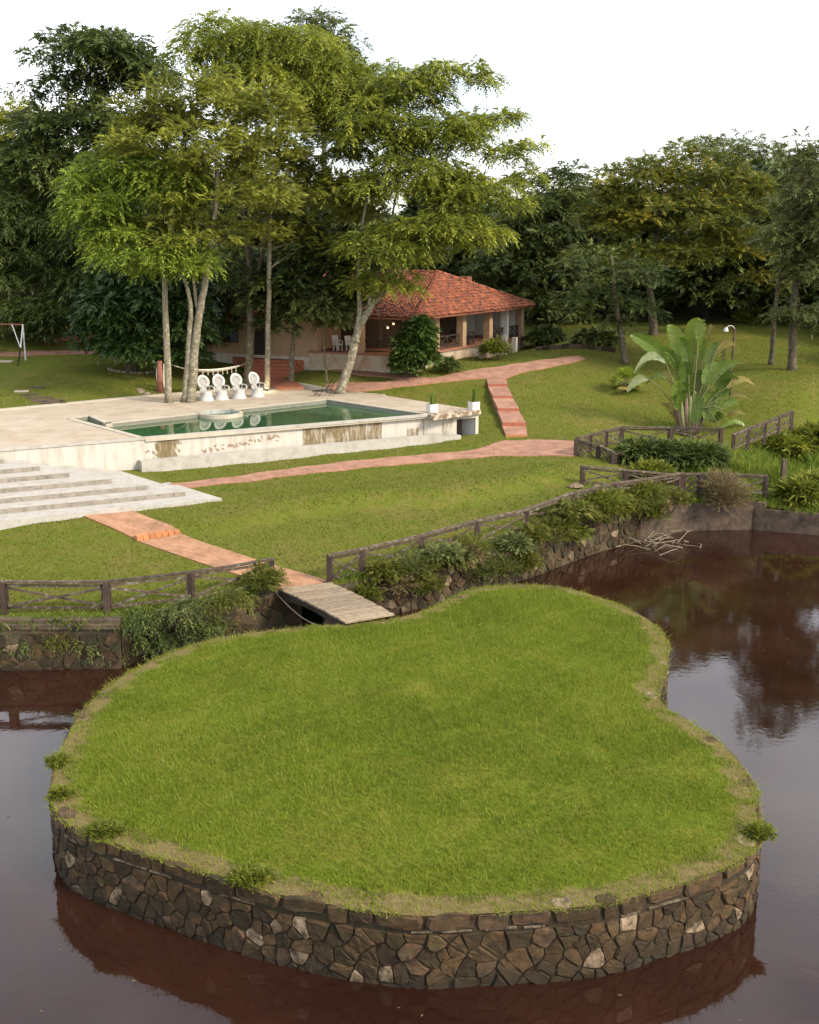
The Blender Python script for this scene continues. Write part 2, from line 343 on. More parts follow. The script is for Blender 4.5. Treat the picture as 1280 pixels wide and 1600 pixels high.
m2 = n.new('ShaderNodeMath'); m2.operation = 'SUBTRACT'; m2.inputs[1].default_value = .8; l.new(a.outputs['Fac'], m2.inputs[0]); l.new(m2.outputs[0], mm.inputs[2])
r2 = ramp(n, [(.38, (0, 0, 0)), (.72, (1, 1, 1))]); l.new(mm.outputs[0], r2.inputs[0])
mould = ramp(n, [(.3, (.085, .062, .028)), (.7, (.21, .165, .09))]); l.new(t2b.outputs['Fac'], mould.inputs[0])
c = mixc(n, l, r2.outputs[0], c, mould.outputs[0])
a2 = n.new('ShaderNodeAttribute'); a2.attribute_name = 'flake'
t4 = noise(n, l, 5.5, 3, .5, v, .6)
m4 = n.new('ShaderNodeMath'); m4.operation = 'MULTIPLY'; l.new(t4.outputs['Fac'], m4.inputs[0]); l.new(a2.outputs['Fac'], m4.inputs[1])
r4 = ramp(n, [(.54, (0, 0, 0)), (.57, (1, 1, 1))]); l.new(m4.outputs[0], r4.inputs[0])
c = mixc(n, l, r4.outputs[0], c, (.20, .15, .11))
l.new(c, b.inputs['Base Color']); b.inputs['Roughness'].default_value = .85; b.inputs['Specular IOR Level'].default_value = .2
bp = n.new('ShaderNodeBump'); bp.inputs['Strength'].default_value = .3; bp.inputs['Distance'].default_value = .02
l.new(t2b.outputs['Fac'], bp.inputs['Height']); l.new(bp.outputs[0], b.inputs['Normal'])

def watermat(name, col, rough, scale, strength, ior):
    m, n, l, out = _nodes(name)
    b = n.new('ShaderNodeBsdfPrincipled'); l.new(b.outputs[0], out.inputs[0])
    tcn = n.new('ShaderNodeTexCoord')
    t0 = noise(n, l, .35, 4, .6, tcn.outputs['Object'])
    r0 = ramp(n, [(.35, tuple(x * .8 for x in col)), (.65, tuple(x * 1.25 for x in col))]); l.new(t0.outputs['Fac'], r0.inputs[0])
    l.new(r0.outputs[0], b.inputs['Base Color'])
    b.inputs['Roughness'].default_value = rough; b.inputs['IOR'].default_value = ior
    t1 = noise(n, l, scale, 3, .5, tcn.outputs['Object']); t2 = noise(n, l, scale * .22, 3, .5, tcn.outputs['Object'])
    ad = n.new('ShaderNodeMath'); ad.operation = 'ADD'; l.new(t1.outputs['Fac'], ad.inputs[0]); l.new(t2.outputs['Fac'], ad.inputs[1])
    bp = n.new('ShaderNodeBump'); bp.inputs['Strength'].default_value = strength; bp.inputs['Distance'].default_value = .02
    l.new(ad.outputs[0], bp.inputs['Height']); l.new(bp.outputs[0], b.inputs['Normal'])
watermat('pond_water', (.020, .0082, .0052), .03, 5.0, .07, 1.46)
watermat('pool_water', (.026, .075, .030), .03, 2.0, .05, 1.33)
m, n, l, out = _nodes('lamp_glow')
e = n.new('ShaderNodeEmission'); e.inputs[0].default_value = (1, .78, .42, 1); e.inputs[1].default_value = 1.6; l.new(e.outputs[0], out.inputs[0])
m, n, l, out = _nodes('flame')
e = n.new('ShaderNodeEmission'); e.inputs[0].default_value = (1, .42, .08, 1); e.inputs[1].default_value = 3; l.new(e.outputs[0], out.inputs[0])
m, n, l, out = _nodes('window_glass')
b = n.new('ShaderNodeBsdfPrincipled'); b.inputs['Base Color'].default_value = (.10, .13, .17, 1); b.inputs['Roughness'].default_value = .08; l.new(b.outputs[0], out.inputs[0])

# ------------------------------------------------------------------ mesh helpers
class MB:
    def __init__(s): s.v, s.f = [], []
    def add(s, vs, fs):
        o = len(s.v); s.v += [tuple(x) for x in vs]; s.f += [tuple(i + o for i in f) for f in fs]; return s
    def box(s, c, size, rz=0, taper=1.0):
        c = Vector(c); hx, hy, hz = size[0] / 2, size[1] / 2, size[2] / 2
        ca, sa = math.cos(rz), math.sin(rz); vs = []
        for z, k in ((-hz, 1), (hz, taper)):
            for x, y in ((-hx, -hy), (hx, -hy), (hx, hy), (-hx, hy)):
                vs.append((c.x + ca * x * k - sa * y * k, c.y + sa * x * k + ca * y * k, c.z + z))
        return s.add(vs, [(3, 2, 1, 0), (4, 5, 6, 7), (0, 1, 5, 4), (1, 2, 6, 5), (2, 3, 7, 6), (3, 0, 4, 7)])
    def bar(s, p, q, w, h, up=Vector((0, 0, 1))):
        p, q = Vector(p), Vector(q); d = (q - p).normalized()
        side = d.cross(up)
        if side.length < 1e-4: side = d.cross(Vector((1, 0, 0)))
        side.normalize(); u = side.cross(d).normalized()
        a, b_ = side * w / 2, u * h / 2
        vs = [p - a - b_, p + a - b_, p + a + b_, p - a + b_, q - a - b_, q + a - b_, q + a + b_, q - a + b_]
        return s.add(vs, [(0, 1, 2, 3), (7, 6, 5, 4), (0, 4, 5, 1), (1, 5, 6, 2), (2, 6, 7, 3), (3, 7, 4, 0)])
    def tube(s, pts, rad, n=8, cap=True):
        pts = [Vector(p) for p in pts]
        if not hasattr(rad, '__len__'): rad = [rad] * len(pts)
        o = len(s.v); ref = Vector((0.31, 0.95, 0.05))
        for i, p in enumerate(pts):
            d = (pts[min(i + 1, len(pts) - 1)] - pts[max(i - 1, 0)])
            d = d.normalized() if d.length > 1e-9 else Vector((0, 0, 1))
            a = d.cross(ref)
            if a.length < 1e-3: a = d.cross(Vector((1, 0, 0)))
            a.normalize(); b_ = d.cross(a).normalized()
            for k in range(n):
                t = 2 * math.pi * k / n
                s.v.append(tuple(p + a * (rad[i] * math.cos(t)) + b_ * (rad[i] * math.sin(t))))
        for i in range(len(pts) - 1):
            for k in range(n):
                k2 = (k + 1) % n
                s.f.append((o + i * n + k, o + i * n + k2, o + (i + 1) * n + k2, o + (i + 1) * n + k))
        if cap:
            s.f.append(tuple(o + k for k in reversed(range(n)))); s.f.append(tuple(o + (len(pts) - 1) * n + k for k in range(n)))
        return s
    def lathe(s, prof, n=16, c=(0, 0, 0)):
        o = len(s.v)
        for r_, z in prof:
            for k in range(n):
                t = 2 * math.pi * k / n; s.v.append((c[0] + r_ * math.cos(t), c[1] + r_ * math.sin(t), c[2] + z))
        for i in range(len(prof) - 1):
            for k in range(n):
                k2 = (k + 1) % n; s.f.append((o + i * n + k, o + i * n + k2, o + (i + 1) * n + k2, o + (i + 1) * n + k))
        return s
    def prism(s, top, bottom):
        k = len(top); o = len(s.v)
        s.v += [tuple(p) for p in top] + [tuple(p) for p in bottom]
        s.f.append(tuple(o + i for i in range(k))); s.f.append(tuple(o + k + i for i in reversed(range(k))))
        for i in range(k):
            j = (i + 1) % k; s.f.append((o + i, o + k + i, o + k + j, o + j))
        return s
    def quad(s, a, b_, c, d): return s.add([a, b_, c, d], [(0, 1, 2, 3)])

def mesh_of(mb, name, smooth=False, recalc=True):
    me = bpy.data.meshes.new(name)
    me.from_pydata(mb.v, [], mb.f); me.validate()
    if recalc:
        bm = bmesh.new(); bm.from_mesh(me); bmesh.ops.recalc_face_normals(bm, faces=bm.faces); bm.to_mesh(me); bm.free()
    if smooth:
        me.polygons.foreach_set('use_smooth', [True] * len(me.polygons))
    me.update()
    return me
def link(o, parent=None, local=False):
    COL.objects.link(o)
    if parent is not None:
        o.parent = parent
        if not local:
            root = parent
            o.matrix_parent_inverse = wmat(parent).inverted()
    return o
def wmat(o):
    m_ = o.matrix_basis.copy()
    if o.parent is not None:
        m_ = wmat(o.parent) @ o.matrix_parent_inverse @ m_
    return m_
def obj(name, mb, mt, parent=None, local=False, smooth=False, label=None):
    me = mb if isinstance(mb, bpy.types.Mesh) else mesh_of(mb, name, smooth)
    if not me.materials: me.materials.append(MATS[mt])
    o = bpy.data.objects.new(name, me)
    if label: o['label'] = label
    return link(o, parent, local)
def tag(o, label, cat, group=None, kind=None):
    o['label'] = label; o['category'] = cat
    if group: o['group'] = group
    if kind: o['kind'] = kind
    return o
def structure(o, label=None):
    o['kind'] = 'structure'
    if label: o['label'] = label
    return o
def thing(name, label, cat, loc=(0, 0, 0), rz=0, group=None):
    o = bpy.data.objects.new(name, None); o.location = loc; o.rotation_euler = (0, 0, rz)
    o.empty_display_size = .2
    COL.objects.link(o)
    return tag(o, label, cat, group)
def copy_tree(o, parent=None):
    c = o.copy(); COL.objects.link(c)
    if parent is not None:
        c.parent = parent; c.matrix_parent_inverse = o.matrix_parent_inverse.copy()
    for ch in list(o.children): copy_tree(ch, c)
    return c
def cloud(name, V, Fq, mt, tint=None, parent=None, k=4):
    """mesh from numpy: V (n,3), Fq (m,k), tint per vertex"""
    me = bpy.data.meshes.new(name)
    me.vertices.add(len(V)); me.vertices.foreach_set('co', np.asarray(V, np.float32).ravel())
    me.loops.add(Fq.size); me.loops.foreach_set('vertex_index', np.asarray(Fq, np.int32).ravel())
    me.polygons.add(len(Fq)); me.polygons.foreach_set('loop_start', np.arange(0, Fq.size, k, dtype=np.int32))
    me.update(calc_edges=True)
    if tint is not None:
        a = me.attributes.new('tint', 'FLOAT', 'POINT'); a.data.foreach_set('value', np.asarray(tint, np.float32))
    me.materials.append(MATS[mt])
    o = bpy.data.objects.new(name, me)
    return link(o, parent) if name else me
def inpoly(pts, poly):
    pts = np.asarray(pts); x, y = pts[:, 0], pts[:, 1]; r = np.zeros(len(pts), bool)
    q = [(p[0], p[1]) for p in poly]
    for i in range(len(q)):
        (x1, y1), (x2, y2) = q[i], q[i - 1]
        if y1 == y2: continue
        c = ((y1 > y) != (y2 > y)) & (x < (x2 - x1) * (y - y1) / (y2 - y1) + x1); r ^= c
    return r
def fill(polys, holes=(), grid=None, zf=None, jitter=.3):
    """triangulate an outline (with holes), inner points on a grid, heights from zf"""
    pts, edges = [], []
    def addp(poly):
        o = len(pts)
        for p in poly: pts.append((p[0], p[1]))
        for i in range(len(poly)): edges.append((o + i, o + (i + 1) % len(poly)))
    addp(polys)
    for h_ in holes: addp(h_)
    if grid is not None and len(grid):
        g = np.asarray(grid); ok = inpoly(g, polys)
        for h_ in holes: ok &= ~inpoly(g, h_)
        pts += [tuple(p) for p in g[ok]]
    vs, es, fs, *_ = delaunay_2d_cdt([Vector(p) for p in pts], edges, [], 0, 1e-5)
    va = np.array([(v.x, v.y) for v in vs]); cen = np.array([va[list(f)].mean(0) for f in fs])
    ok = inpoly(cen, polys)
    for h_ in holes: ok &= ~inpoly(cen, h_)
    z = zf(va)
    mb = MB(); mb.v = [(float(a), float(b_), float(c)) for (a, b_), c in zip(va, z)]
    mb.f = [tuple(f) for f, k in zip(fs, ok) if k]
    return mb
def up_mesh(mb, name, smooth=True):
    me = mesh_of(mb, name, smooth, recalc=False)
    if len(me.polygons) and me.polygons[0].normal.z < 0: me.flip_normals()
    return me
def resample(poly, step, closed=False):
    P_ = [Vector(p) for p in poly]
    if closed: P_.append(P_[0])
    out_ = [P_[0]]
    for a, b_ in zip(P_, P_[1:]):
        k = max(1, int(round((b_ - a).length / step)))
        out_ += [a.lerp(b_, i / k) for i in range(1, k + 1)]
    return out_[:-1] if closed else out_
def catmull(pts, n=8, closed=True):
    P_ = [Vector(p) for p in pts]; N = len(P_); out_ = []
    rngi = range(N) if closed else range(N - 1)
    for i in rngi:
        if closed: p0, p1, p2, p3 = P_[i - 1], P_[i], P_[(i + 1) % N], P_[(i + 2) % N]
        else: p0, p1, p2, p3 = P_[max(i - 1, 0)], P_[i], P_[i + 1], P_[min(i + 2, N - 1)]
        for k in range(n):
            t = k / n
            out_.append(.5 * ((2 * p1) + (-p0 + p2) * t + (2 * p0 - 5 * p1 + 4 * p2 - p3) * t * t + (-p0 + 3 * p1 - 3 * p2 + p3) * t ** 3))
    if not closed: out_.append(P_[-1])
    return out_
def proj(v):
    v = Vector(v) - Vector((0, 0, CAM_H))
    zc = v.y * CT - v.z * ST; up = v.y * ST + v.z * CT
    return 640 + F_PX * v.x / zc, 800 - F_PX * up / zc

# ================================================================== SETTING
# ---- terrace outline (concrete pool deck), needed as a hole in the land
ZT = 3.0
A_, E_ = P(223, 685, ZT), P(748, 641, ZT)
terrace = [P(-330, 729, ZT), A_, E_, P(600, 617.5, ZT), P(520, 611, ZT), P(420, 602.5, ZT), P(200, 621, ZT), P(0, 640, ZT), P(-330, 671, ZT)]
bank = [Vector((-170, 33, 0)), P(-250, 975, 0), P(0, 975, 0), P(186, 973, 0), P(200, 968, 0), P(310, 945, 0), P(436, 924, 0), P(520, 915, 0), P(560, 906, 0), P(660, 890, 0),
        P(745, 868, 0), P(822, 850, 0), P(930, 806, .2), P(1050, 790, -.15), P(1100, 786, -.15), P(1180, 788, -.3), P(1187, 795, -.45), P(1280, 803, -.45), Vector((70, 44, 0)), Vector((170, 40, 0))]
for b_ in bank: b_.z = 0
land_poly = resample(bank, .5) + [Vector((300, 320, 0)), Vector((-300, 320, 0))]
gx, gy = np.meshgrid(np.arange(-32, 36, .55), np.arange(32, 92, .55))
gn = np.stack([gx.ravel(), gy.ravel()], 1) + rng.uniform(-.12, .12, (gx.size, 2))
gx, gy = np.meshgrid(np.arange(-280, 281, 7.0), np.arange(36, 315, 7.0))
gf = np.stack([gx.ravel(), gy.ravel()], 1) + rng.uniform(-1.5, 1.5, (gx.size, 2))
gf = gf[~((np.abs(gf[:, 0] - 2) < 35) & (gf[:, 1] < 93))]
# keep grid points off the bank line
land_mb = fill(land_poly, [[Vector(p) for p in terrace]], np.vstack([gn, gf]), hgt)
land = obj('lawn_ground', up_mesh(land_mb, 'lawn_ground'), 'lawn'); structure(land, 'green lawn sloping up from the pond to the trees')

wmb = MB()
wx = [-170, -60, -30, 0, 30, 60, 170]; wy = [-120, -40, 0, 20, 40, 56]
for y in wy:
    for x in wx: wmb.v.append((x, y, WATER_Z))
for j in range(len(wy) - 1):
    for i in range(len(wx) - 1):
        a = j * len(wx) + i; wmb.f.append((a, a + 1, a + 1 + len(wx), a + len(wx)))
pond = obj('pond_water', up_mesh(wmb, 'pond_water'), 'pond_water'); structure(pond, 'still red-brown pond water')

# ---- stones set in a wall: cells of a broken grid, laid along a plan curve
class Curve2:
    def __init__(s, pts, closed=False):
        s.p = [Vector((p[0], p[1])) for p in pts]
        if closed: s.p.append(s.p[0])
        s.L = [0]
        for a, b_ in zip(s.p, s.p[1:]): s.L.append(s.L[-1] + (b_ - a).length)
        s.len = s.L[-1]; s.L = np.array(s.L); s.a = np.array([(p.x, p.y) for p in s.p])
    def at(s, t):
        x = np.interp(t, s.L, s.a[:, 0]); y = np.interp(t, s.L, s.a[:, 1])
        e = .18
        dx = np.interp(t + e, s.L, s.a[:, 0]) - np.interp(t - e, s.L, s.a[:, 0]); dy = np.interp(t + e, s.L, s.a[:, 1]) - np.interp(t - e, s.L, s.a[:, 1])
        d = math.hypot(dx, dy) or 1
        return Vector((x, y)), Vector((dy / d, -dx / d))     # outward = to the right of travel
def clip(poly, m_, nrm):
    out_ = []
    for i in range(len(poly)):
        a, b_ = poly[i - 1], poly[i]; da = (a - m_).dot(nrm); db = (b_ - m_).dot(nrm)
        if da <= 0: out_.append(a)
        if (da < 0) != (db < 0) and da != db: out_.append(a.lerp(b_, da / (da - db)))
    return out_
def cells(S0, S1, T0, T1, sx, sy, jit=.42, drop=.0, irregular=True):
    seeds = []; rows = max(1, round((T1 - T0) / sy)); cols = max(1, round((S1 - S0) / sx)); dy = (T1 - T0) / rows; dx = (S1 - S0) / cols
    for r_ in range(rows):
        for c_ in range(cols):
            if irregular and random.random() < .16: continue
            seeds.append(Vector((S0 + (c_ + .5 + (.5 if r_ % 2 else 0) * .8 + random.uniform(-jit, jit)) * dx, T0 + (r_ + .5 + random.uniform(-jit, jit)) * dy)))
    if irregular: seeds += [Vector((random.uniform(S0, S1), random.uniform(T0, T1))) for _ in range(int(len(seeds) * .14))]
    res = []
    for i, s_ in enumerate(seeds):
        if random.random() < drop: continue
        R_ = 1.5 * max(dx, dy)
        pl = [Vector((max(S0, s_.x - R_), max(T0, s_.y - R_))), Vector((min(S1, s_.x + R_), max(T0, s_.y - R_))), Vector((min(S1, s_.x + R_), min(T1, s_.y + R_))), Vector((max(S0, s_.x - R_), min(T1, s_.y + R_)))]
        for q in seeds:
            if q is s_ or abs(q.x - s_.x) > 3 * dx or abs(q.y - s_.y) > 3 * dy: continue
            pl = clip(pl, (q + s_) / 2, (q - s_))
            if len(pl) < 3: break
        if len(pl) >= 3: res.append(pl)
    return res
def stone_mb(curve, pl, zt, joint=.02, proud=.05, batter=0.0, mb=None):
    """polygon in (along, down) -> proud stone on the wall face; zt(s) is the top level"""
    c = sum(pl, Vector((0, 0))) / len(pl); mb = mb or MB(); rr = random.uniform
    q = []; pl2 = []
    for i_, p in enumerate(pl):                    # rough outline: broken edges, chipped corners
        nx_ = pl[(i_ + 1) % len(pl)]; e_ = nx_ - p
        pl2.append(p.lerp(c, rr(.02, .10)))
        if e_.length > .13: pl2.append(p.lerp(nx_, rr(.35, .65)) + Vector((-e_.y, e_.x)) * rr(-.07, .05))
    pl = pl2
    for p in pl:
        d = (p - c); k = max(.3, 1 - joint / max(d.length, .05)); q.append(c + d * k)
    tx, ty = rr(-.12, .12), rr(-.12, .12); n_ = len(q); ring = []
    def put(p, dep):
        pt, nn = curve.at(p.x); dep2 = dep + batter * p.y
        return (pt.x + nn.x * dep2, pt.y + nn.y * dep2, zt(p.x) - p.y)
    v = [put(p, -.03) for p in q] + [put(c + (p - c) * .97, proud * .65) for p in q] + [put(c + (p - c) * rr(.80, .93), proud + tx * (p.x - c.x) + ty * (p.y - c.y) + rr(-.014, .014)) for p in q] + [put(c + Vector((rr(-.03, .03), rr(-.03, .03))), proud + rr(-.004, .010))]
    f = []
    for i in range(n_):
        j = (i + 1) % n_; f += [(i, j, n_ + j, n_ + i), (n_ + i, n_ + j, 2 * n_ + j, 2 * n_ + i)]
    f += [(2 * n_ + i, 2 * n_ + (i + 1) % n_, 3 * n_) for i in range(n_)]
    return mb.add(v, f)
def wall_core(curve, zt, zb, thick, step=.5, s0=0, s1=None, batter=0.0):
    s1 = s1 or curve.len; k = max(2, int((s1 - s0) / step)); mb = MB(); prev = None
    for i in range(k + 1):
        s_ = s0 + (s1 - s0) * i / k; p, nn = curve.at(s_); t_ = zt(s_); bo = (t_ - zb) * batter
        ring = [(p.x, p.y, t_), (p.x + nn.x * bo, p.y + nn.y * bo, zb), (p.x - nn.x * thick, p.y - nn.y * thick, zb), (p.x - nn.x * thick, p.y - nn.y * thick, t_)]
        o = len(mb.v); mb.v += ring
        if prev is not None:
            for a in range(4): mb.f.append((prev + a, prev + (a + 1) % 4, o + (a + 1) % 4, o + a))
        else: mb.f.append((o, o + 1, o + 2, o + 3))
        prev = o
    mb.f.append((prev + 3, prev + 2, prev + 1, prev)); return mb
def pick_stone(light=.13, red=.12, dark=.25):
    r_ = random.random()
    return 'stone_light' if r_ < light else 'stone_red' if r_ < light + red else 'stone_dark' if r_ < light + red + dark else 'stone_brown'

# ---- the island
ISL = [(440,983),(500,977),(545,975),(614,966),(665,953),(700,938),(728,924),(765,916),(830,914),(890,920),(950,938),(1000,960),(1030,984),(1043,1010),(1040,1045),(1028,1075),(1034,1100),
       (1078,1128),(1128,1162),(1165,1205),(1184,1250),(1187,1300),(1165,1338),(1100,1368),(1035,1388),(940,1412),(790,1424),(655,1430),(566,1420),(472,1404),(388,1384),(304,1358),
       (200,1325),(130,1300),(90,1270),(80,1225),(95,1172),(125,1117),(172,1070),(232,1035),(302,1008),(380,990)]
isl = catmull([P(x, y, 0) for x, y in ISL], 7)
isl = [Vector((p.x, p.y, 0)) for p in isl]
area = sum(a.x * b_.y - b_.x * a.y for a, b_ in zip(isl, isl[1:] + isl[:1]))
if area < 0: isl.reverse()                       # counter-clockwise: outward lies to the right of travel
IC = Curve2(isl, True)
isl_np = np.array([(p.x, p.y) for p in isl])
def edge_dist(xy):
    xy = np.asarray(xy); best = np.full(len(xy), 1e9)
    for a, b_ in zip(isl_np, np.roll(isl_np, -1, 0)):
        d = b_ - a; t_ = np.clip(((xy - a) @ d) / (d @ d), 0, 1); best = np.minimum(best, np.hypot(*(xy - a - t_[:, None] * d).T))
    return best
def isl_z(xy):
    xy = np.asarray(xy); e_ = edge_dist(xy)
    return -.012 + .16 * np.clip(e_ / 4, 0, 1) ** .7 + .03 * np.sin(xy[:, 0] * 1.1) * np.sin(xy[:, 1] * .9) * np.clip(e_, 0, 1)
gx, gy = np.meshgrid(np.arange(-12, 12, .22), np.arange(15, 40, .22))
gi = np.stack([gx.ravel(), gy.ravel()], 1) + rng.uniform(-.05, .05, (gx.size, 2))
gi = gi[inpoly(gi, isl)]; gi = gi[edge_dist(gi) > .08]
imb = fill(isl, [], gi, isl_z)
ime = up_mesh(imb, 'island_turf')
va = np.array([v_.co[:2] for v_ in ime.vertices]); ed = edge_dist(va)
at = ime.attributes.new('edge', 'FLOAT', 'POINT'); at.data.foreach_set('value', np.clip(1.0 - ed / 1.05, 0, 1).astype(np.float32))
island = obj('island_turf', ime, 'island_turf'); structure(island, 'grassy top of the pear-shaped pond island')

wall = thing('island_wall', 'round dark rubble stone wall ringing the grassy island in the pond', 'stone wall', (0, 25, WATER_Z))
obj('wall_core', wall_core(IC, lambda s_: -.02, WATER_Z - .6, .5, .25), 'mortar', wall)
zt0 = lambda s_: 0.0
allst = [(pl, 0) for pl in cells(0, IC.len, .36, 1.62, .33, .27, .47)]
top = []
s_ = 0.0
while s_ < IC.len - .2:                            # squared top course
    w_ = min(random.uniform(.28, 1.0), IC.len - s_); t1 = random.uniform(.20, .33)
    top.append(([Vector((s_, .015)), Vector((s_ + w_, .0)), Vector((s_ + w_ - random.uniform(0, .05), t1)), Vector((s_ + w_ * .5, t1 + .02)), Vector((s_ + random.uniform(0, .05), t1))], 1)); s_ += w_
camp = Vector((0, 0))
def facing(pl):
    c = sum(pl, Vector((0, 0))) / len(pl); p, nn = IC.at(c.x); d = camp - p
    return nn.dot(d.normalized()) / d.length
order = sorted(allst + top, key=lambda q: -facing(q[0]))
rest = MB(); nst = 0; rest_m = []
for pl, is_top in order:
    ar = abs(sum(a.x * b_.y - b_.x * a.y for a, b_ in zip(pl, pl[1:] + pl[:1]))) / 2
    if ar < .012: continue
    mt = ('stone_red' if random.random() < .3 else 'stone_brown') if is_top else pick_stone(.09, .08, .4 if sum(p.y for p in pl) / len(pl) > 1.0 else .2)
    if nst < 300 and facing(pl) > 0:
        obj('stone', stone_mb(IC, pl, zt0, .008, random.uniform(.02, .06) if not is_top else random.uniform(.03, .06)), mt, wall); nst += 1
    else:
        k0 = len(rest.f); stone_mb(IC, pl, zt0, .008, .04, 0, rest); rest_m += [mt] * (len(rest.f) - k0)
rme = bpy.data.meshes.new('stone_mass'); rme.from_pydata(rest.v, [], rest.f)
rnm = ['stone_brown', 'stone_dark', 'stone_light', 'stone_red']
for q in rnm: rme.materials.append(MATS[q])
rme.polygons.foreach_set('material_index', [rnm.index(q) for q in rest_m]); rme.update()
o = obj('stone_mass', rme, 'stone_brown', wall); o['kind'] = 'stuff'
# broken white mortar line under the top course, flat rim stones on top
s_ = 0.0; ml = MB()
while s_ < IC.len - 1:
    w_ = random.uniform(.3, .9)
    if random.random() < .55:
        k = max(2, int(w_ / .2)); prev = None
        for i in range(k + 1):
            p, nn = IC.at(s_ + w_ * i / k); h_ = .035 + random.uniform(-.008, .012); z_ = -.335 + random.uniform(-.01, .01)
            ring = [(p.x + nn.x * d_, p.y + nn.y * d_, z_ + zz) for d_, zz in ((-.02, 0), (.042, .004), (.048, h_ * .8), (-.02, h_))]
            o_ = len(ml.v); ml.v += ring
            if prev is not None: ml.f += [(prev + a, prev + (a + 1) % 4, o_ + (a + 1) % 4, o_ + a) for a in range(4)]
            else: ml.f.append((o_, o_ + 1, o_ + 2, o_ + 3))
            prev = o_
        ml.f.append((prev + 3, prev + 2, prev + 1, prev))
    s_ += w_ + random.uniform(.05, .4)
obj('mortar_line', ml, 'mortar_white', wall)
s_ = 0.0; rim_rest = MB(); nrim = 0
while s_ < IC.len - .3:
    w_ = random.uniform(.3, .75); p, nn = IC.at(s_ + w_ / 2)
    if random.random() < .26:
        tn = Vector((-nn.y, nn.x)); q = []; d0, d1 = random.uniform(-.03, .02), random.uniform(.25, .5); mbr = MB(); kk = random.randint(5, 7)
        for i in range(kk):
            a = 2 * math.pi * i / kk + random.uniform(-.3, .3); c2 = p - nn * (d0 + d1) / 2 + tn * (math.cos(a) * w_ * .5) + nn * (math.sin(a) * (d1 - d0) * .55)
            if (c2 - p).dot(nn) > .03: c2 -= nn * ((c2 - p).dot(nn) - .03)
            q.append(c2)
        zt_ = .008 + random.uniform(0, .018); c2 = sum(q, Vector((0, 0))) / kk
        tgt = mbr if (nrim < 90 and facing([Vector((s_, 0))] * 3) > -.02) else rim_rest
        tgt.prism([(c2.x + (a.x - c2.x) * .9, c2.y + (a.y - c2.y) * .9, zt_ + random.uniform(-.006, .006)) for a in q], [(a.x, a.y, -.03) for a in q])
        if tgt is mbr: obj('rim_stone', mbr, random.choice(['stone_light', 'stone_red', 'stone_brown', 'stone_brown']), wall); nrim += 1
    s_ += w_
o = obj('rim_stone_mass', rim_rest, 'stone_brown', wall); o['kind'] = 'stuff'

# ---- banks of the pond
def bank_wall(name, label, pxs, ztop, batter, size, thick=.45, core='earth', light=.08, drop=.1, proud=.05):
    pts = resample(pxs, .4); cv = Curve2(pts)
    w_ = thing(name, label, 'stone wall', (pts[0].x, pts[0].y, WATER_Z))
    zt = ztop if callable(ztop) else (lambda s_: ztop)
    obj('wall_core', wall_core(cv, zt, WATER_Z - .7, thick, .4, batter=batter), core, w_)
    for pl in cells(0, cv.len, .12, 1.55, size, size * .8, .4, drop):
        obj('stone', stone_mb(cv, pl, zt, .022, random.uniform(.03, .07), batter), pick_stone(light, .08, .5), w_)
    return cv
left_pts = [P(-260, 975, 0), P(0, 976, 0), P(186, 974, 0)]
cvl = bank_wall('pond_bank_wall', 'dark stone pond wall under the left fence with a concrete ledge', left_pts, -.16, .10, .42, light=.05)
ledge = MB()
for i, (a, b_) in enumerate(((left_pts[0], left_pts[2]),)):
    d = (b_ - a).normalized(); nn = Vector((d.y, -d.x, 0))
    for (o1, o2, z1, z2) in ((-.40, .12, -.16, -.02), (-.42, -.06, -.02, .09)):
        ledge.prism([a + nn * o2 + Vector((0, 0, z2)), b_ + nn * o2 + Vector((0, 0, z2)), b_ + nn * o1 + Vector((0, 0, z2)), a + nn * o1 + Vector((0, 0, z2))],
                    [a + nn * o2 + Vector((0, 0, z1)), b_ + nn * o2 + Vector((0, 0, z1)), b_ + nn * o1 + Vector((0, 0, z1)), a + nn * o1 + Vector((0, 0, z1))])
tag(obj('concrete_ledge', ledge, 'concrete_dirty'), 'two-step dirty concrete ledge under the left fence above the pond', 'ledge')
bank_wall('pond_bank_wall', 'overgrown earth and stone pond bank left of the wooden bridge', [P(188, 972, 0), P(200, 968, 0), P(310, 945, 0), P(436, 924, 0), P(470, 920, 0)], lambda s_: -.04, .05, .42, light=.05, drop=.35)
bank_wall('pond_bank_wall', 'rubble stone pond bank below the long fence right of the wooden bridge', [P(505, 916, 0), P(520, 915, 0), P(560, 906, 0), P(660, 890, 0), P(745, 868, 0), P(822, 850, 0), P(930, 806, .2), P(1000, 797, 0)],
          lambda s_: -.04 + .012 * min(s_, 18), .06, .42, light=.16, drop=.12)
def concrete_wall(label, pts, z, thick, mt='concrete_dirty'):
    pts = [Vector((p.x, p.y, 0)) for p in pts]; cv = Curve2(resample(pts, .5)); 
    w_ = obj('concrete_wall', wall_core(cv, (lambda s_: z), WATER_Z - .7, thick, .5), mt)
    return tag(w_, label, 'wall'), cv
concrete_wall('short dirty concrete pond wall below the fence corner', [P(1000, 797, 0), P(1048, 791, -.15), P(1100, 787, -.15), P(1183, 789, -.25), P(1196, 792, -.3)], -.12, .6)
concrete_wall('low brown concrete pond wall running off the right edge', [P(1180, 796, -.45), P(1280, 804, -.45), Vector((70, 43.8, 0))], -.42, .55)

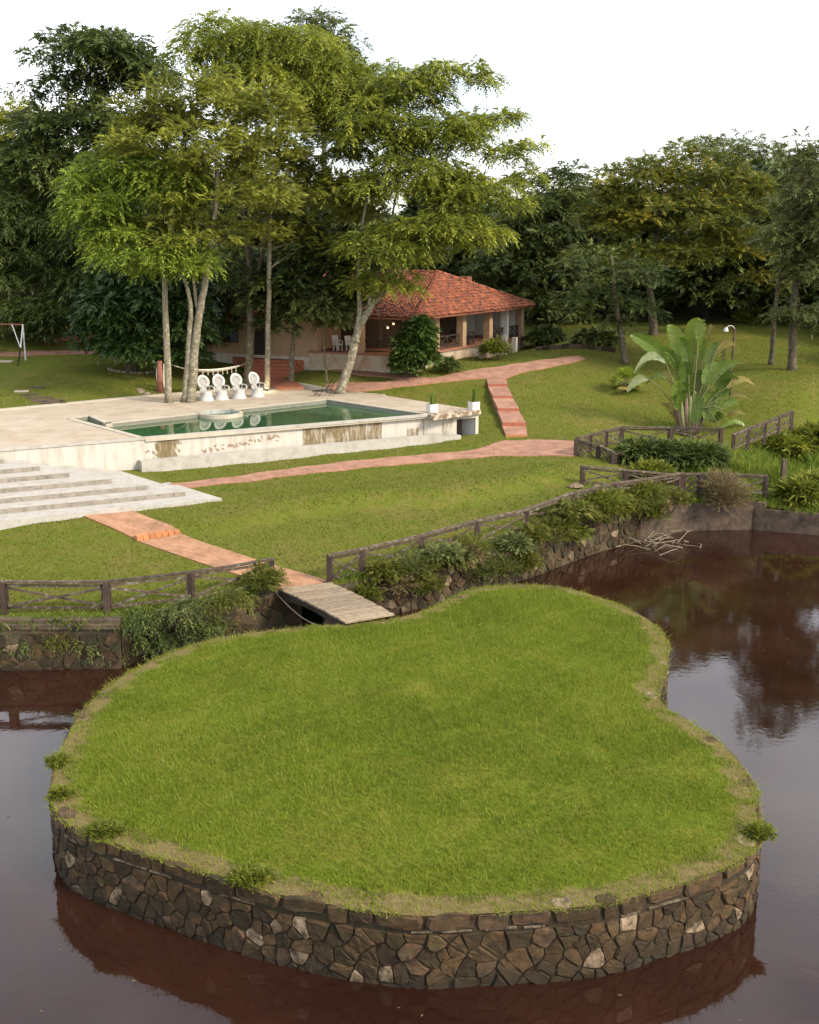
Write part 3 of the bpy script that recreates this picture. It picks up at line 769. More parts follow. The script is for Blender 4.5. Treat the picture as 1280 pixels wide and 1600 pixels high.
# ---- paths
PATHS = []
def drape(name, label, pxpoly, off, mt, edge='path_edge', world_pts=None, step=.5, skirt=.25):
    pw = world_pts or [G(x, y) for x, y in pxpoly]
    PATHS.append([(p.x, p.y) for p in pw])
    outl = resample([Vector((p.x, p.y, 0)) for p in pw], step, True)
    xs = [p.x for p in outl]; ys = [p.y for p in outl]
    gx, gy = np.meshgrid(np.arange(min(xs), max(xs), step), np.arange(min(ys), max(ys), step))
    g = np.stack([gx.ravel(), gy.ravel()], 1)
    offf = off if callable(off) else (lambda q: np.full(len(q), off))
    zf = lambda q: hgt(q) + offf(np.asarray(q))
    mb = fill(outl, [], g, zf)
    up_ = up_mesh(mb, name, False)
    o_ = obj(name, up_, mt); structure(o_, label)
    sk = MB(); zo = zf(np.array([(p.x, p.y) for p in outl]))
    for i in range(len(outl)):
        j = (i + 1) % len(outl)
        sk.quad((outl[i].x, outl[i].y, zo[i]), (outl[j].x, outl[j].y, zo[j]), (outl[j].x, outl[j].y, zo[j] - skirt), (outl[i].x, outl[i].y, zo[i] - skirt))
    obj('path_edge', sk, edge, o_)
    return o_
drape('brick_path', 'orange brick path from the white steps down to a small step', [(124, 805), (198, 796), (240, 813), (281, 831), (213, 844), (170, 824)], lambda q: .05 + .0 * q[:, 0], 'path_brick', 'brick_face')
stepb = thing('path_step', 'orange brick step across the path to the bridge', 'step', G(247, 838))
_a, _b = G(213, 845), G(281, 832)
_zt = max(_a.z, _b.z) + .10
_nn = Vector((_b.y - _a.y, -(_b.x - _a.x), 0)).normalized()
nb = 7
for i in range(nb):
    p0, p1 = _a.lerp(_b, i / nb + .006), _a.lerp(_b, (i + 1) / nb - .006)
    t_ = [p0 + _nn * .10, p1 + _nn * .10, p1 - _nn * .25, p0 - _nn * .25]
    obj('brick', MB().prism([Vector((p.x, p.y, _zt)) for p in t_], [Vector((p.x, p.y, _zt - .5)) for p in t_]), 'brick_face', stepb)
drape('brick_path', 'orange brick path leading to the wooden bridge', [(216, 847), (283, 835), (330, 853), (400, 876), (470, 896), (514, 909), (436, 922), (390, 905), (330, 886), (265, 864)], .045, 'path_brick')
drape('brick_path', 'narrow salmon path along the foot of the pool wall', [(262, 757), (330, 749), (480, 729), (640, 713), (730, 705), (775, 700), (775, 713), (720, 717), (600, 729), (480, 741), (330, 759), (290, 763)], .035, 'path_tile')
drape('brick_path', 'pink paved landing at the foot of the garden steps', [(772, 699.5), (742, 704), (790, 689), (826, 688), (898, 690), (898, 714), (840, 713), (772, 713.5)], .05, 'path_tile')
drape('brick_path', 'pink paved path passing in front of the house', [(522, 611), (505, 603), (530, 598), (600, 598), (680, 591), (740, 579), (800, 570), (850, 563), (905, 557), (915, 562), (860, 575), (815, 583), (792, 592), (761, 592), (700, 597), (640, 604), (600, 609), (560, 613)], .06, 'path_tile')
drape('brick_path', 'pink path branching along the porch wall', [(522, 574), (560, 578), (620, 587), (672, 592), (640, 597), (560, 587), (520, 580)], .05, 'path_tile')
drape('brick_path', 'red brick path from the patio steps to the pool deck', [(401, 580), (436, 578), (438, 590), (475, 606), (442, 609), (405, 600)], .05, 'patio_brick')
drape('brick_path', 'salmon path crossing the far left lawn', [(-60, 552), (60, 549), (160, 547), (160, 553), (60, 555), (-60, 558)], .05, 'path_tile')
drape('brick_path', 'red path going into the trees on the far left', [(60, 531), (92, 527), (92, 512), (100, 510), (113, 523), (150, 522), (150, 530), (70, 535)], .05, 'patio_brick')
# garden steps: five sloping slabs with brick risers
stairs = thing('garden_steps', 'pink slab steps climbing the lawn from the landing to the house', 'steps', G(806, 686))
SL = [((790, 824), 685.6, 679.5), ((785, 822), 666, 660), ((778, 811), 642.6, 638), ((770, 801), 622, 618.6), ((762.6, 793), 604, 600)]
zb_ = [1.47, 1.95, 2.45, 2.92, 3.28]
ends = [P(x, SL[k + 1][1], zb_[k + 1]) for k in range(4) for x in SL[k + 1][0]] + [P(760, 592, 3.55), P(791, 592, 3.55)]
for k, ((xa, xb), yb, yt) in enumerate(SL):
    fa, fb = P(xa, yb, zb_[k]), P(xb, yb, zb_[k]); hh = (yb - yt) / F_PX * (fa.y / CT) * 1.02
    ea, eb = ends[2 * k], ends[2 * k + 1]
    PATHS.append([(p.x, p.y) for p in (fa, fb, eb, ea)])
    up_ = Vector((0, 0, hh)); dn = Vector((0, 0, .5)); bk = (ea - fa).normalized() * .02
    obj('slab', MB().prism([fa + up_, fb + up_, eb + Vector((0, 0, .02)), ea + Vector((0, 0, .02))], [fa - dn, fb - dn, eb - dn * 2, ea - dn * 2]), 'path_tile', stairs)
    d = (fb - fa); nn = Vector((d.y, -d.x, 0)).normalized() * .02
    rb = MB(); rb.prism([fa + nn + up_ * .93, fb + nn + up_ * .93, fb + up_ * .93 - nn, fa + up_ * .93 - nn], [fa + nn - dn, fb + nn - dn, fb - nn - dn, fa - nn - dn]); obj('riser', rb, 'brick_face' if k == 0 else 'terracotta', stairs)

# ---- pool terrace
terr = thing('pool_terrace', 'raised concrete pool deck with a peeling whitewashed front wall', 'terrace', A_)
cJ = P(345, 645, ZT); rJ = 1.02
pb0, pb1 = P(511, 625, ZT), P(166, 663, ZT)
dJ = (pb1 - pb0).normalized(); tJ = (cJ - pb0).dot(dJ); fJ = pb0 + dJ * tJ; off_ = (cJ - fJ).length; hJ = math.sqrt(rJ * rJ - off_ * off_)
i0, i1 = fJ - dJ * hJ, fJ + dJ * hJ
a0 = math.atan2(i0.y - cJ.y, i0.x - cJ.x); a1 = math.atan2(i1.y - cJ.y, i1.x - cJ.x)
if a1 < a0: a1 += 2 * math.pi
arc = [Vector((cJ.x + rJ * math.cos(a0 + (a1 - a0) * i / 16), cJ.y + rJ * math.sin(a0 + (a1 - a0) * i / 16), ZT)) for i in range(17)]
_dw = (E_ - A_).normalized(); _nw = Vector((_dw.y, -_dw.x, 0))
pool = [A_ + _dw * .12 - _nw * .24, P(668, 648.5, ZT) - _nw * .24, pb0] + arc + [pb1, P(139, 650.5, ZT), P(113, 654, ZT)]
gx, gy = np.meshgrid(np.arange(-40, 6, 1.0), np.arange(44, 75, 1.0))
gd = np.stack([gx.ravel(), gy.ravel()], 1)
deck = up_mesh(fill(terrace, [pool], gd, lambda q: np.full(len(q), ZT)), 'deck', False)
obj('deck', deck, 'concrete_deck', terr)
mat('pool_tile', [(.3, (.26, .29, .27)), (.7, (.38, .40, .36))], scale=3, bump=.2, spots=((.14, .17, .11), 2, .5, .66))
bas = MB()
for a, b_ in zip(pool, pool[1:] + pool[:1]):
    bas.quad(a - Vector((0, 0, .002)), b_ - Vector((0, 0, .002)), b_ - Vector((0, 0, 1.6)), a - Vector((0, 0, 1.6)))
obj('basin_wall', bas, 'pool_tile', terr)
pw_ = obj('pool_water', up_mesh(fill([(p.x, p.y) for p in pool], [], None, lambda q: np.full(len(q), ZT - .17)), 'pool_water', False), 'pool_water', terr)
# pale coping band around the water
cop = MB()
for a, b_ in zip(pool, pool[1:] + pool[:1]):
    d = b_ - a
    if d.length < .05: continue
    nn = Vector((d.y, -d.x, 0)).normalized()
    q = [a, b_, b_ + nn * .32, a + nn * .32]
    cop.prism([p + Vector((0, 0, .035)) for p in q], [p - Vector((0, 0, .16)) for p in q])
obj('coping', cop, 'concrete_kerb', terr)
# round soaking basin on the pool edge
jac = MB(); jac.lathe([(rJ + .16, -1.5), (rJ + .16, .02), (rJ, .02), (rJ, -.42)], 40, cJ)
obj('round_basin_rim', jac, 'concrete_kerb', terr)
jb = MB(); jb.lathe([(rJ - .004, .03), (rJ - .004, -.45), (0.01, -.45)], 40, cJ); obj('round_basin_lining', jb, 'pool_tile', terr)
kb = MB()
bk_ = [terrace[5], terrace[6], terrace[7], terrace[8]]
for a, b_ in zip(bk_, bk_[1:]):
    d = b_ - a; nn = Vector((-d.y, d.x, 0)).normalized() * .55
    if nn.y > 0: nn = -nn
    kb.prism([p + Vector((0, 0, .05)) for p in (a, b_, b_ + nn, a + nn)], [p - Vector((0, 0, .25)) for p in (a, b_, b_ + nn, a + nn)])
obj('deck_kerb', kb, 'concrete_kerb', terr)
# upstand where the lawn behind is higher than the deck
us = MB(); pts = resample([terrace[k] for k in (3, 4, 5, 6, 7, 8)], .8)
for a, b_ in zip(pts, pts[1:]):
    d = (b_ - a).normalized(); nn = Vector((-d.y, d.x, 0)); nn = nn if nn.y > 0 else -nn
    za, zb2 = max(ZT, H1(a.x, a.y)) + .03, max(ZT, H1(b_.x, b_.y)) + .03
    q = [a - nn * .06, b_ - nn * .06, b_ + nn * .16, a + nn * .16]
    us.prism([Vector((p.x, p.y, z)) for p, z in zip(q, (za, zb2, zb2, za))], [Vector((p.x, p.y, ZT - .6)) for p in q])
obj('upstand', us, 'concrete_kerb', terr)
# front walls
def face_wall(a, b_, z0, nu=120, nv=10):
    me_mb = MB(); st_, fl_ = [], []
    d = (b_ - a); nn = Vector((d.y, -d.x, 0)).normalized()
    for i in range(nu + 1):
        p = a.lerp(b_, i / nu); px0 = proj(p)[0]
        for j in range(nv + 1):
            t_ = j / nv; px = px0 + (random.uniform(-5, 5) + 5 * math.sin(t_ * 5) * 1.0 if px0 < 330 else 0); me_mb.v.append((p.x, p.y, ZT - .03 + (z0 - ZT) * t_))
            s1 = .72 if 246 < px < 282 else (.32 if 228 < px < 300 else 0)
            if 472 < px < 597 and .05 < t_ < .62: s1 = .66
            if 635 < px < 655 and t_ > .25: s1 = .55
            if 660 < px < 668: s1 = .5
            if 690 < px < 712: s1 = .5
            if px < 130: s1 = max(s1, .28 * (t_ > .25))
            st_.append(s1 * (1 if t_ < .78 else .5)); g_ = 0
            if 318 < px < 445: g_ = max(0, 1.16 - abs(t_ - (.42 - .2 * (px - 318) / 127)) * 3.0)
            if 225 < px < 243: g_ = .9
            fl_.append(g_)
    for i in range(nu):
        for j in range(nv):
            q = i * (nv + 1) + j; me_mb.f.append((q, q + 1, q + nv + 2, q + nv + 1))
    me_ = mesh_of(me_mb, 'front_wall', recalc=False)
    for nm, arr in (('stain', st_), ('flake', fl_)):
        q = me_.attributes.new(nm, 'FLOAT', 'POINT'); q.data.foreach_set('value', arr)
    return me_
B1_ = P(714, 643.9, ZT); B2_ = P(743.5, 641.4, ZT)
obj('front_wall', face_wall(terrace[0], A_, .6, 90), 'pool_wall_paint', terr)
obj('pool_wall', face_wall(A_, B1_, 1.0, 200, 12), 'pool_wall_paint', terr)
dW = (E_ - A_).normalized(); nW = Vector((dW.y, -dW.x, 0))
lip = MB()
for a, b_, h_ in ((terrace[0], A_, .035), (A_, P(668, 649, ZT), .05)):
    d = (b_ - a).normalized(); nn = Vector((d.y, -d.x, 0))
    q = [a + nn * .05, b_ + nn * .05, b_ - nn * .20, a - nn * .20]
    lip.prism([p + Vector((0, 0, h_)) for p in q], [p - Vector((0, 0, .07)) for p in q])
obj('wall_lip', lip, 'white_paint_floor', terr)
# pump room at the right end: lintel, jamb, side and back walls, open leaf
zl = ZT - .40
pr = MB()
q = [B1_, E_, E_ - nW * .25, B1_ - nW * .25]
pr.prism([p - Vector((0, 0, .25)) for p in q], [Vector((p.x, p.y, zl)) for p in q])
q = [B2_, E_, E_ - nW * .25, B2_ - nW * .25]
pr.prism([Vector((p.x, p.y, zl)) for p in q], [Vector((p.x, p.y, .9)) for p in q])
q = [E_, terrace[3], terrace[3] - nW * .0 - dW * .25, E_ - dW * .25 - nW * .25]
pr.prism([Vector((p.x, p.y, ZT - .03)) for p in q], [Vector((p.x, p.y, .9)) for p in q])
q = [B1_, B1_ - nW * 2.2, B1_ - nW * 2.2 - dW * .2, B1_ - dW * .2]
pr.prism([Vector((p.x, p.y, ZT - .05)) for p in q], [Vector((p.x, p.y, .9)) for p in q])
q = [B1_ - nW * 2.2, E_ - nW * 2.2 - dW * .3, E_ - nW * 2.4 - dW * .3, B1_ - nW * 2.4]
pr.prism([Vector((p.x, p.y, ZT - .05)) for p in q], [Vector((p.x, p.y, .9)) for p in q])
obj('pump_room', pr, 'whitewash', terr)
q = [B1_ - nW * .02 + dW * .006, E_ - nW * .3 - dW * .3, E_ - nW * 2.15 - dW * .4, B1_ - nW * 2.15 + dW * .006]
obj('pump_room_floor', MB().prism([Vector((p.x, p.y, 1.42)) for p in q], [Vector((p.x, p.y, 1.0)) for p in q]), 'earth', terr)
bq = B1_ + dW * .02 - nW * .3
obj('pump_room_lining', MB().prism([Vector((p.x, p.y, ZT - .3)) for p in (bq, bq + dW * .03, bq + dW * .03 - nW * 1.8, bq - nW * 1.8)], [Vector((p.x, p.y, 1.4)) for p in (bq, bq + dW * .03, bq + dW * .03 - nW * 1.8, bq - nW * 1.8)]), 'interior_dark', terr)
dl = MB(); h0 = B2_ - nW * .1; dd = (-nW * .9 - dW * .30).normalized() * .85
dl.bar(h0 + Vector((0, 0, -1.0)) , h0 + dd + Vector((0, 0, -1.0)), .05, 1.15)
obj('pump_room_door', dl, 'grey_metal', terr)
sl_ = MB(); Bs = P(675, 650.5, ZT)
q = [Bs + nW * .12, E_ + nW * .12 + dW * .08, E_ - nW * .5 + dW * .08, Bs - nW * .5]
sl_.prism([p + Vector((0, 0, .045)) for p in q], [p - Vector((0, 0, .20)) for p in q])
mat('slab_edge', [(.3, (.10, .065, .04)), (.7, (.24, .17, .11))], scale=6, bump=1, spots=((.45, .40, .33), 4, .48, .56))
obj('roof_slab', sl_, 'slab_edge', terr)
# plinth along the wall foot, a low block before the pump room
pl_ = MB()
q = [A_ - dW * .28, P(684, 648.5, ZT), P(684, 648.5, ZT) + nW * .55, A_ - dW * .28 + nW * .55]
pl_.prism([Vector((p.x, p.y, 2.02)) for p in q], [Vector((p.x, p.y, .9)) for p in q])
obj('plinth', pl_, 'white_paint_floor', terr)
pl_ = MB(); a, b_ = P(684, 648.5, ZT) + dW * .004, P(713, 645.2, ZT)
q = [a, b_, b_ + nW * .5, a + nW * .5]
pl_.prism([Vector((p.x, p.y, 1.86)) for p in q], [Vector((p.x, p.y, .9)) for p in q])
obj('plinth_block', pl_, 'white_paint_floor', terr)
# white steps from the terrace to the lawn
wst = thing('white_steps', 'broad white painted concrete steps below the pool terrace', 'steps', P(347, 778.6, 1.3))
WS = [(347, 778.6), (290, 767.3), (232, 757.5), (174, 747.6), (108, 738), (62, 728), (6, 716.7), (-60, 706)]
c0 = P(347, 778.6, 1.32); ef = (P(0, 813.5, 1.32) - c0).normalized(); es = (P(216, 738.5, 1.32) - c0).normalized()
wd = (terrace[0] - A_).normalized(); wn_ = Vector((wd.y, -wd.x, 0))
if wn_.dot(c0 - A_) < 0: wn_ = -wn_
for k, (px, py) in enumerate(WS):
    z_ = 1.40 + .212 * k; f0 = P(px, py, z_)
    t_ = (f0 - A_).dot(wn_) / -es.dot(wn_); r0 = f0 + es * (t_ - .02)
    lft = f0 + ef * 26; tl = (lft - A_).dot(wn_) / -es.dot(wn_); rl = lft + es * (tl - .02)
    q = [f0, r0, rl, lft]
    zb = .5 if k == 0 else z_ - .26
    mb = MB().prism([Vector((p.x, p.y, z_)) for p in q], [Vector((p.x, p.y, zb)) for p in q])
    sp_ = obj('step', mb, 'white_paint_floor', wst)
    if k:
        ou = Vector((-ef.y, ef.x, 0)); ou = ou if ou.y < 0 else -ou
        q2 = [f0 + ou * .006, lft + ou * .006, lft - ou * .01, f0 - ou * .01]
        obj('riser', MB().prism([Vector((p.x, p.y, z_ - .02)) for p in q2], [Vector((p.x, p.y, z_ - .219)) for p in q2]), 'white_riser_shaded', sp_)  # thin facing that carries the painted riser shade
    if k == 0: PATHS.append([(p.x, p.y) for p in q])
PATHS.append([(p.x, p.y) for p in terrace])
_q = [A_ - dW * .3, E_, E_ + nW * .6, A_ - dW * .3 + nW * .6]; PATHS.append([(p.x, p.y) for p in _q])
# ================================================================== OBJECTS
UP = Vector((0, 0, 1))
def zvec(z): return Vector((0, 0, z))

# ---- timber fences
def fence(label, posts, hgt_=1.0, bottom=True, brace=True, ends=None, worn=.0, pw=.17):
    """posts: world ground points"""
    f_ = thing('timber_fence', label, 'fence', posts[0], group='weathered timber fences by the pond')
    for i, p in enumerate(posts):
        mb = MB().box(p + zvec(hgt_ / 2 - .15), (pw, pw, hgt_ + .3), random.uniform(-.1, .1), .96)
        obj('post', mb, 'wood_post', f_)
    for a, b_ in zip(posts, posts[1:]):
        d = (b_ - a); L_ = d.length; d2 = Vector((d.x, d.y, 0)).normalized(); sd = Vector((d2.y, -d2.x, 0))
        sag = zvec(random.uniform(-.03, .01))
        mb = MB(); p0, p1 = a + zvec(hgt_ + .03), b_ + zvec(hgt_ + .03); m_ = (p0 + p1) / 2 + sag
        mb.bar(p0 - d2 * .06, m_, .15, .075); mb.bar(m_, p1 + d2 * .06, .15, .075)
        obj('top_rail', mb, 'wood_weathered', f_)
        e0, e1 = a + d2 * .13, b_ - d2 * .13
        mb = MB().bar(e0 + zvec(hgt_ - .10), e1 + zvec(hgt_ - .10) + sag, .05, .08); obj('upper_rail', mb, 'wood_weathered', f_)
        if bottom: obj('bottom_rail', MB().bar(e0 + zvec(.14), e1 + zvec(.14), .05, .08), 'wood_weathered', f_)
        for e_, s_ in ((e0, 1), (e1, -1)):
            obj('stile', MB().bar(e_ + zvec(.1), e_ + zvec(hgt_ - .06), .05, .06), 'wood_weathered', f_)
        if brace:
            k0, k1 = random.uniform(0, .05), random.uniform(0, .05)
            obj('brace', MB().bar(e0 + zvec(.18 + k0) + sd * .03, e1 + zvec(hgt_ - .15 - k1) + sd * .03, .04, .075), 'wood_weathered', f_)
            obj('brace', MB().bar(e0 + zvec(hgt_ - .15 - k1) - sd * .03, e1 + zvec(.18 + k0) - sd * .03, .04, .075), 'wood_weathered', f_)
    return f_
def GZ(px, py, z): return P(px, py, z)
fence('weathered timber fence on the left bank, left of the bridge path', [P(-150, 957, .05), P(8, 956, .06), P(168, 956, .06), P(299, 940, .03), P(426, 917, .0)], .98)
fence('long weathered timber fence climbing the bank right of the bridge', [P(515, 911, .0), P(566, 900, .0), P(659, 877, .05), P(745, 852, .12), P(822, 834, .2), P(893, 806, .38), P(960, 790, .45), P(1063, 772, .22)], .98)
fence('timber fence above the concrete pond corner', [P(1066, 772, .2), P(1093, 772, .2), P(1139, 772, .15), P(1196, 775, .05)], .95)
fence('low timber fence from the lawn to the pond corner', [P(909, 757, .85), P(976, 763, .6), P(1058, 771, .25)], .85)
fence('short timber fence running down from the pink landing', [P(899, 713, 1.4), P(935, 723, 1.1), P(957, 734, .9)], .85)
fence('tiny broken timber fence stub among the reeds', [P(960, 735, .85), P(974, 730, .95)], .75)
fence('timber fence on the far side of the pink landing', [P(902, 712, 1.42), P(922, 706, 1.45), P(947, 699, 1.45), P(968, 694, 1.45)], .88)
fence('timber fence on the stone wall in front of the banana-like palm', [P(970, 694, 1.45), P(1047, 695, 1.45), P(1126, 697, 1.42)], .9)
fence('far timber fence slanting up the lawn on the right', [P(1145, 706, 1.35), P(1168, 695, 1.5), P(1194, 686, 1.65), P(1215, 677, 1.8), P(1236, 668, 1.9)], .88)
# stone wall under the palm fence
pa, pb_ = P(967, 697, 1.42), P(1128, 700, 1.40)
cvp = Curve2(resample([Vector((pa.x, pa.y, 0)), Vector((pb_.x, pb_.y, 0))], .5))
pwall = thing('planter_wall', 'low grey stone wall under the fence by the palm', 'wall', pa)
obj('wall_core', wall_core(cvp, lambda s_: 1.44, -.2, .4), 'concrete_dirty', pwall)
for pl in cells(0, cvp.len, .1, 1.1, .5, .36, .4, .25):
    obj('stone', stone_mb(cvp, pl, lambda s_: 1.42, .03, .05), pick_stone(.05, .05, .6), pwall)
# loose rocks at the fence foot
for lab, px, py, s_ in (('pale boulder at the foot of the low fence, left one', 900, 762, .30), ('pale boulder at the foot of the low fence, right one', 934, 766, .34), ('grey boulder between the low fence rails', 950, 770, .26)):
    c = G(px, py); mb = MB()
    for i, (rr_, zz) in enumerate(((.8, -.1), (1.0, .2), (.75, .55), (.25, .75))):
        o_ = len(mb.v)
        for k in range(8):
            a = 2 * math.pi * k / 8; w_ = rr_ * s_ * random.uniform(.8, 1.2); mb.v.append((c.x + 1.3 * w_ * math.cos(a), c.y + w_ * math.sin(a), c.z + zz * s_))
        if i: mb.f += [(o_ - 8 + k, o_ - 8 + (k + 1) % 8, o_ + (k + 1) % 8, o_ + k) for k in range(8)]
    mb.f.append(tuple(range(len(mb.v) - 8, len(mb.v))))
    tag(obj('boulder', mb, 'stone_light'), lab, 'boulder')
# post standing alone among reeds
c = P(1222, 768, .0)
tag(obj('stone_post', MB().box(c + zvec(.75), (.24, .24, 1.7), .2, .9), 'concrete_dirty'), 'lone grey post standing in the reeds on the right', 'post')

# ---- wooden bridge
br = thing('wooden_bridge', 'small plank footbridge sloping from the path to the island', 'bridge', P(475, 916, 0))
s0, s1 = P(434, 921, .10), P(516, 911, .10); t0, t1 = P(541, 974, .12), P(616, 961, .12)
NP = 22
def brz(u): return .05 * math.sin(math.pi * u)
for i in range(NP):
    u0, u1 = i / NP + .004, (i + 1) / NP - .004
    j0, j1 = random.uniform(-.015, .015), random.uniform(-.015, .015)
    q = [s0.lerp(t0, u0 ) - (s1 - s0) * j0 + zvec(brz(u0)), s1.lerp(t1, u0) + (s1 - s0) * j1 + zvec(brz(u0)), s1.lerp(t1, u1) + (s1 - s0) * j1 + zvec(brz(u1)), s0.lerp(t0, u1) - (s1 - s0) * j0 + zvec(brz(u1))]
    dz = random.uniform(0, .012)
    obj('plank', MB().prism([p + zvec(.03 + dz) for p in q], [p - zvec(.025) for p in q]), 'wood_plank', br)
for k, (a, b_) in enumerate(((s0, t0), (s1, t1), ((s0 + s1) / 2, (t0 + t1) / 2))):
    side = (s1 - s0).normalized() * (.07 if k == 0 else -.07 if k == 1 else 0); mb = MB(); prev = None
    for i in range(13):
        u = i / 12; p = a.lerp(b_, u) + side; hh = .34 - .16 * math.sin(math.pi * u)
        ring = []
        for sx_ in (-.045, .045):
            for zz in (-.03 + brz(u), -.03 + brz(u) - hh): ring.append(p + (s1 - s0).normalized() * sx_ + zvec(zz))
        o_ = len(mb.v); mb.v += [tuple(r_) for r_ in (ring[0], ring[1], ring[3], ring[2])]
        if prev is not None: mb.f += [(prev + q, prev + (q + 1) % 4, o_ + (q + 1) % 4, o_ + q) for q in range(4)]
        else: mb.f.append((o_, o_ + 1, o_ + 2, o_ + 3))
        prev = o_
    mb.f.append((prev + 3, prev + 2, prev + 1, prev))
    obj('stringer', mb, 'wood_dark', br)
cb = MB(); cb.tube([s0.lerp(t0, u) - (s1 - s0).normalized() * .06 + zvec(-.12 - .42 * math.sin(math.pi * u)) for u in [i / 12 for i in range(13)]], .022, 5)
tag(obj('cable', cb, 'rope'), 'thin cable sagging beneath the wooden bridge', 'cable')

# ---- peacock chairs (built facing +x, then turned)
def peacock():
    t_ = thing('peacock_chair', '', 'chair', group='white wicker peacock chairs by the pool')
    mb = MB(); mb.lathe([(.44, 0), (.43, .05), (.36, .18), (.32, .34), (.35, .46), (.34, .50)], 20); obj('base', mb, 'wicker_white', t_, True, True)
    mb = MB(); mb.lathe([(.34, .50), (.30, .53), (.01, .535)], 20); obj('seat', mb, 'wicker_white', t_, True, True)
    def bp(yy, zz, dx=0):                           # back surface leans backwards
        return (-.26 - (zz - .5) * .20 + dx - .12 * (yy / .4) ** 2 * 0 + .10 * (yy / .4) ** 2, yy, zz)
    zc_ = 1.05
    rim = MB(); N = 30; prev = None
    for i in range(N + 1):
        a = math.radians(-58 + 296 * i / N); o_ = len(rim.v)
        for r_, dx in ((.235, .02), (.30, .045), (.385, .035), (.415, .0), (.385, -.03), (.235, -.02)):
            rim.v.append(bp(r_ * math.cos(a), zc_ + r_ * math.sin(a), dx))
        if prev is not None: rim.f += [(prev + q, prev + (q + 1) % 6, o_ + (q + 1) % 6, o_ + q) for q in range(6)]
        else: rim.f.append(tuple(range(o_, o_ + 6)))
        prev = o_
    rim.f.append(tuple(range(prev, prev + 6))); obj('back_rim', rim, 'wicker_white', t_, True, True)
    pan = MB(); o_ = 0
    prof = [(.50, .22), (.62, .20), (.75, .205), (.86, .22)]
    rows = prof + [(zc_ - .19 + .38 * k / 8 + .0, .235) for k in range(1, 1)]
    for zz, w_ in prof:
        for k in range(7): pan.v.append(bp(-w_ + 2 * w_ * k / 6, zz, -.01))
    for r_ in range(len(prof) - 1):
        for k in range(6): pan.f.append((r_ * 7 + k, r_ * 7 + k + 1, r_ * 7 + k + 8, r_ * 7 + k + 7))
    obj('back_panel', pan, 'wicker_white', t_, True, True)
    web = MB(); web.v = [bp(.235 * math.cos(2 * math.pi * k / 20), zc_ + .235 * math.sin(2 * math.pi * k / 20), -.015) for k in range(20)]; web.f = [tuple(range(20))]
    obj('back_web', web, 'wicker_gap', t_, True)
    for k in range(-2, 3):
        obj('slat', MB().tube([bp(.09 * k, .52 + .0, .012), bp(.08 * k, .85, .015), bp(.085 * k, zc_ + math.sqrt(max(.01, .235 ** 2 - (.085 * k) ** 2)) * .95, .01)], .012, 5), 'wicker_white', t_, True)
    for a0, r_ in ((0, .15), (0, .10)):
        obj('back_arc', MB().tube([bp(r_ * math.cos(a), zc_ + .02 + r_ * math.sin(a), .014) for a in [math.pi * i / 10 for i in range(11)]], .012, 5), 'wicker_white', t_, True)
    for s_ in (-1, 1):
        pts = [(-.28, s_ * .24, .80), (-.10, s_ * .37, .79), (.12, s_ * .40, .77), (.26, s_ * .37, .72), (.31, s_ * .33, .62), (.27, s_ * .29, .50)]
        obj('armrest', MB().tube(catmull(pts, 4, False), .042, 7), 'wicker_white', t_, True, True)
        pts = [(-.14, s_ * .33, .76), (-.16, s_ * .30, .64), (-.13, s_ * .27, .50)]
        obj('arm_support', MB().tube(pts, .025, 6), 'wicker_white', t_, True)
    return t_
chp = None
for k, (px, py, lab) in enumerate(((323, 626, 'leftmost white wicker peacock chair, nearest the forked tree trunk'), (346.5, 624.5, 'second white wicker peacock chair from the forked trunk'),
                                   (374, 622.5, 'third white wicker peacock chair from the forked trunk'), (402.5, 620, 'rightmost white wicker peacock chair, beside the lit slim trunk'))):
    if k == 0: chp = peacock(); o_ = chp
    else: o_ = copy_tree(chp)
    c = P(px, py, ZT); o_.location = (c.x, c.y, ZT + .005); o_.rotation_euler = (0, 0, math.radians((-48, -52, -50, -42)[k])); o_.scale = (1, 1, 1); o_['label'] = lab

# ---- planters on the pump room slab
def planter(px, py, lab):
    c = P(px, py, ZT + .045); t_ = thing('planter', lab, 'planter', c, math.atan2(dW.y, dW.x))
    mb = MB().box((0, 0, .22), (.46, .46, .44), 0, 1.04); obj('pot', mb, 'white_paint', t_, True)
    obj('soil', MB().box((0, 0, .43), (.40, .40, .04)), 'earth', t_, True)
    V, Fq, tt = [], [], []
    for i in range(16):
        a, r_ = random.uniform(0, 6.28), random.uniform(0, .14); x, y = r_ * math.cos(a), r_ * math.sin(a); h_ = random.uniform(.4, .85); ln = random.uniform(.02, .12); w_ = .035; ca, sa = math.cos(a + 1.57), math.sin(a + 1.57)
        o_ = len(V)
        for k in range(4):
            u = k / 3; ww = w_ * (1 - u ** 3 * .9); cx, cy = x + math.cos(a) * ln * u * u, y + math.sin(a) * ln * u * u
            V += [(cx + ca * ww, cy + sa * ww, .44 + h_ * u), (cx - ca * ww, cy - sa * ww, .44 + h_ * u)]; tt += [random.uniform(0, .4)] * 2
        Fq += [(o_ + 2 * k, o_ + 2 * k + 1, o_ + 2 * k + 3, o_ + 2 * k + 2) for k in range(3)]
    pl = cloud('foliage', np.array(V), np.array(Fq), 'leaf_paddle', tt)
    pl.parent = t_
    return t_
planter(675, 644, 'left white square planter with spiky snake plant on the pool corner')
planter(740.5, 640, 'right white square planter with spiky snake plant above the pump room')

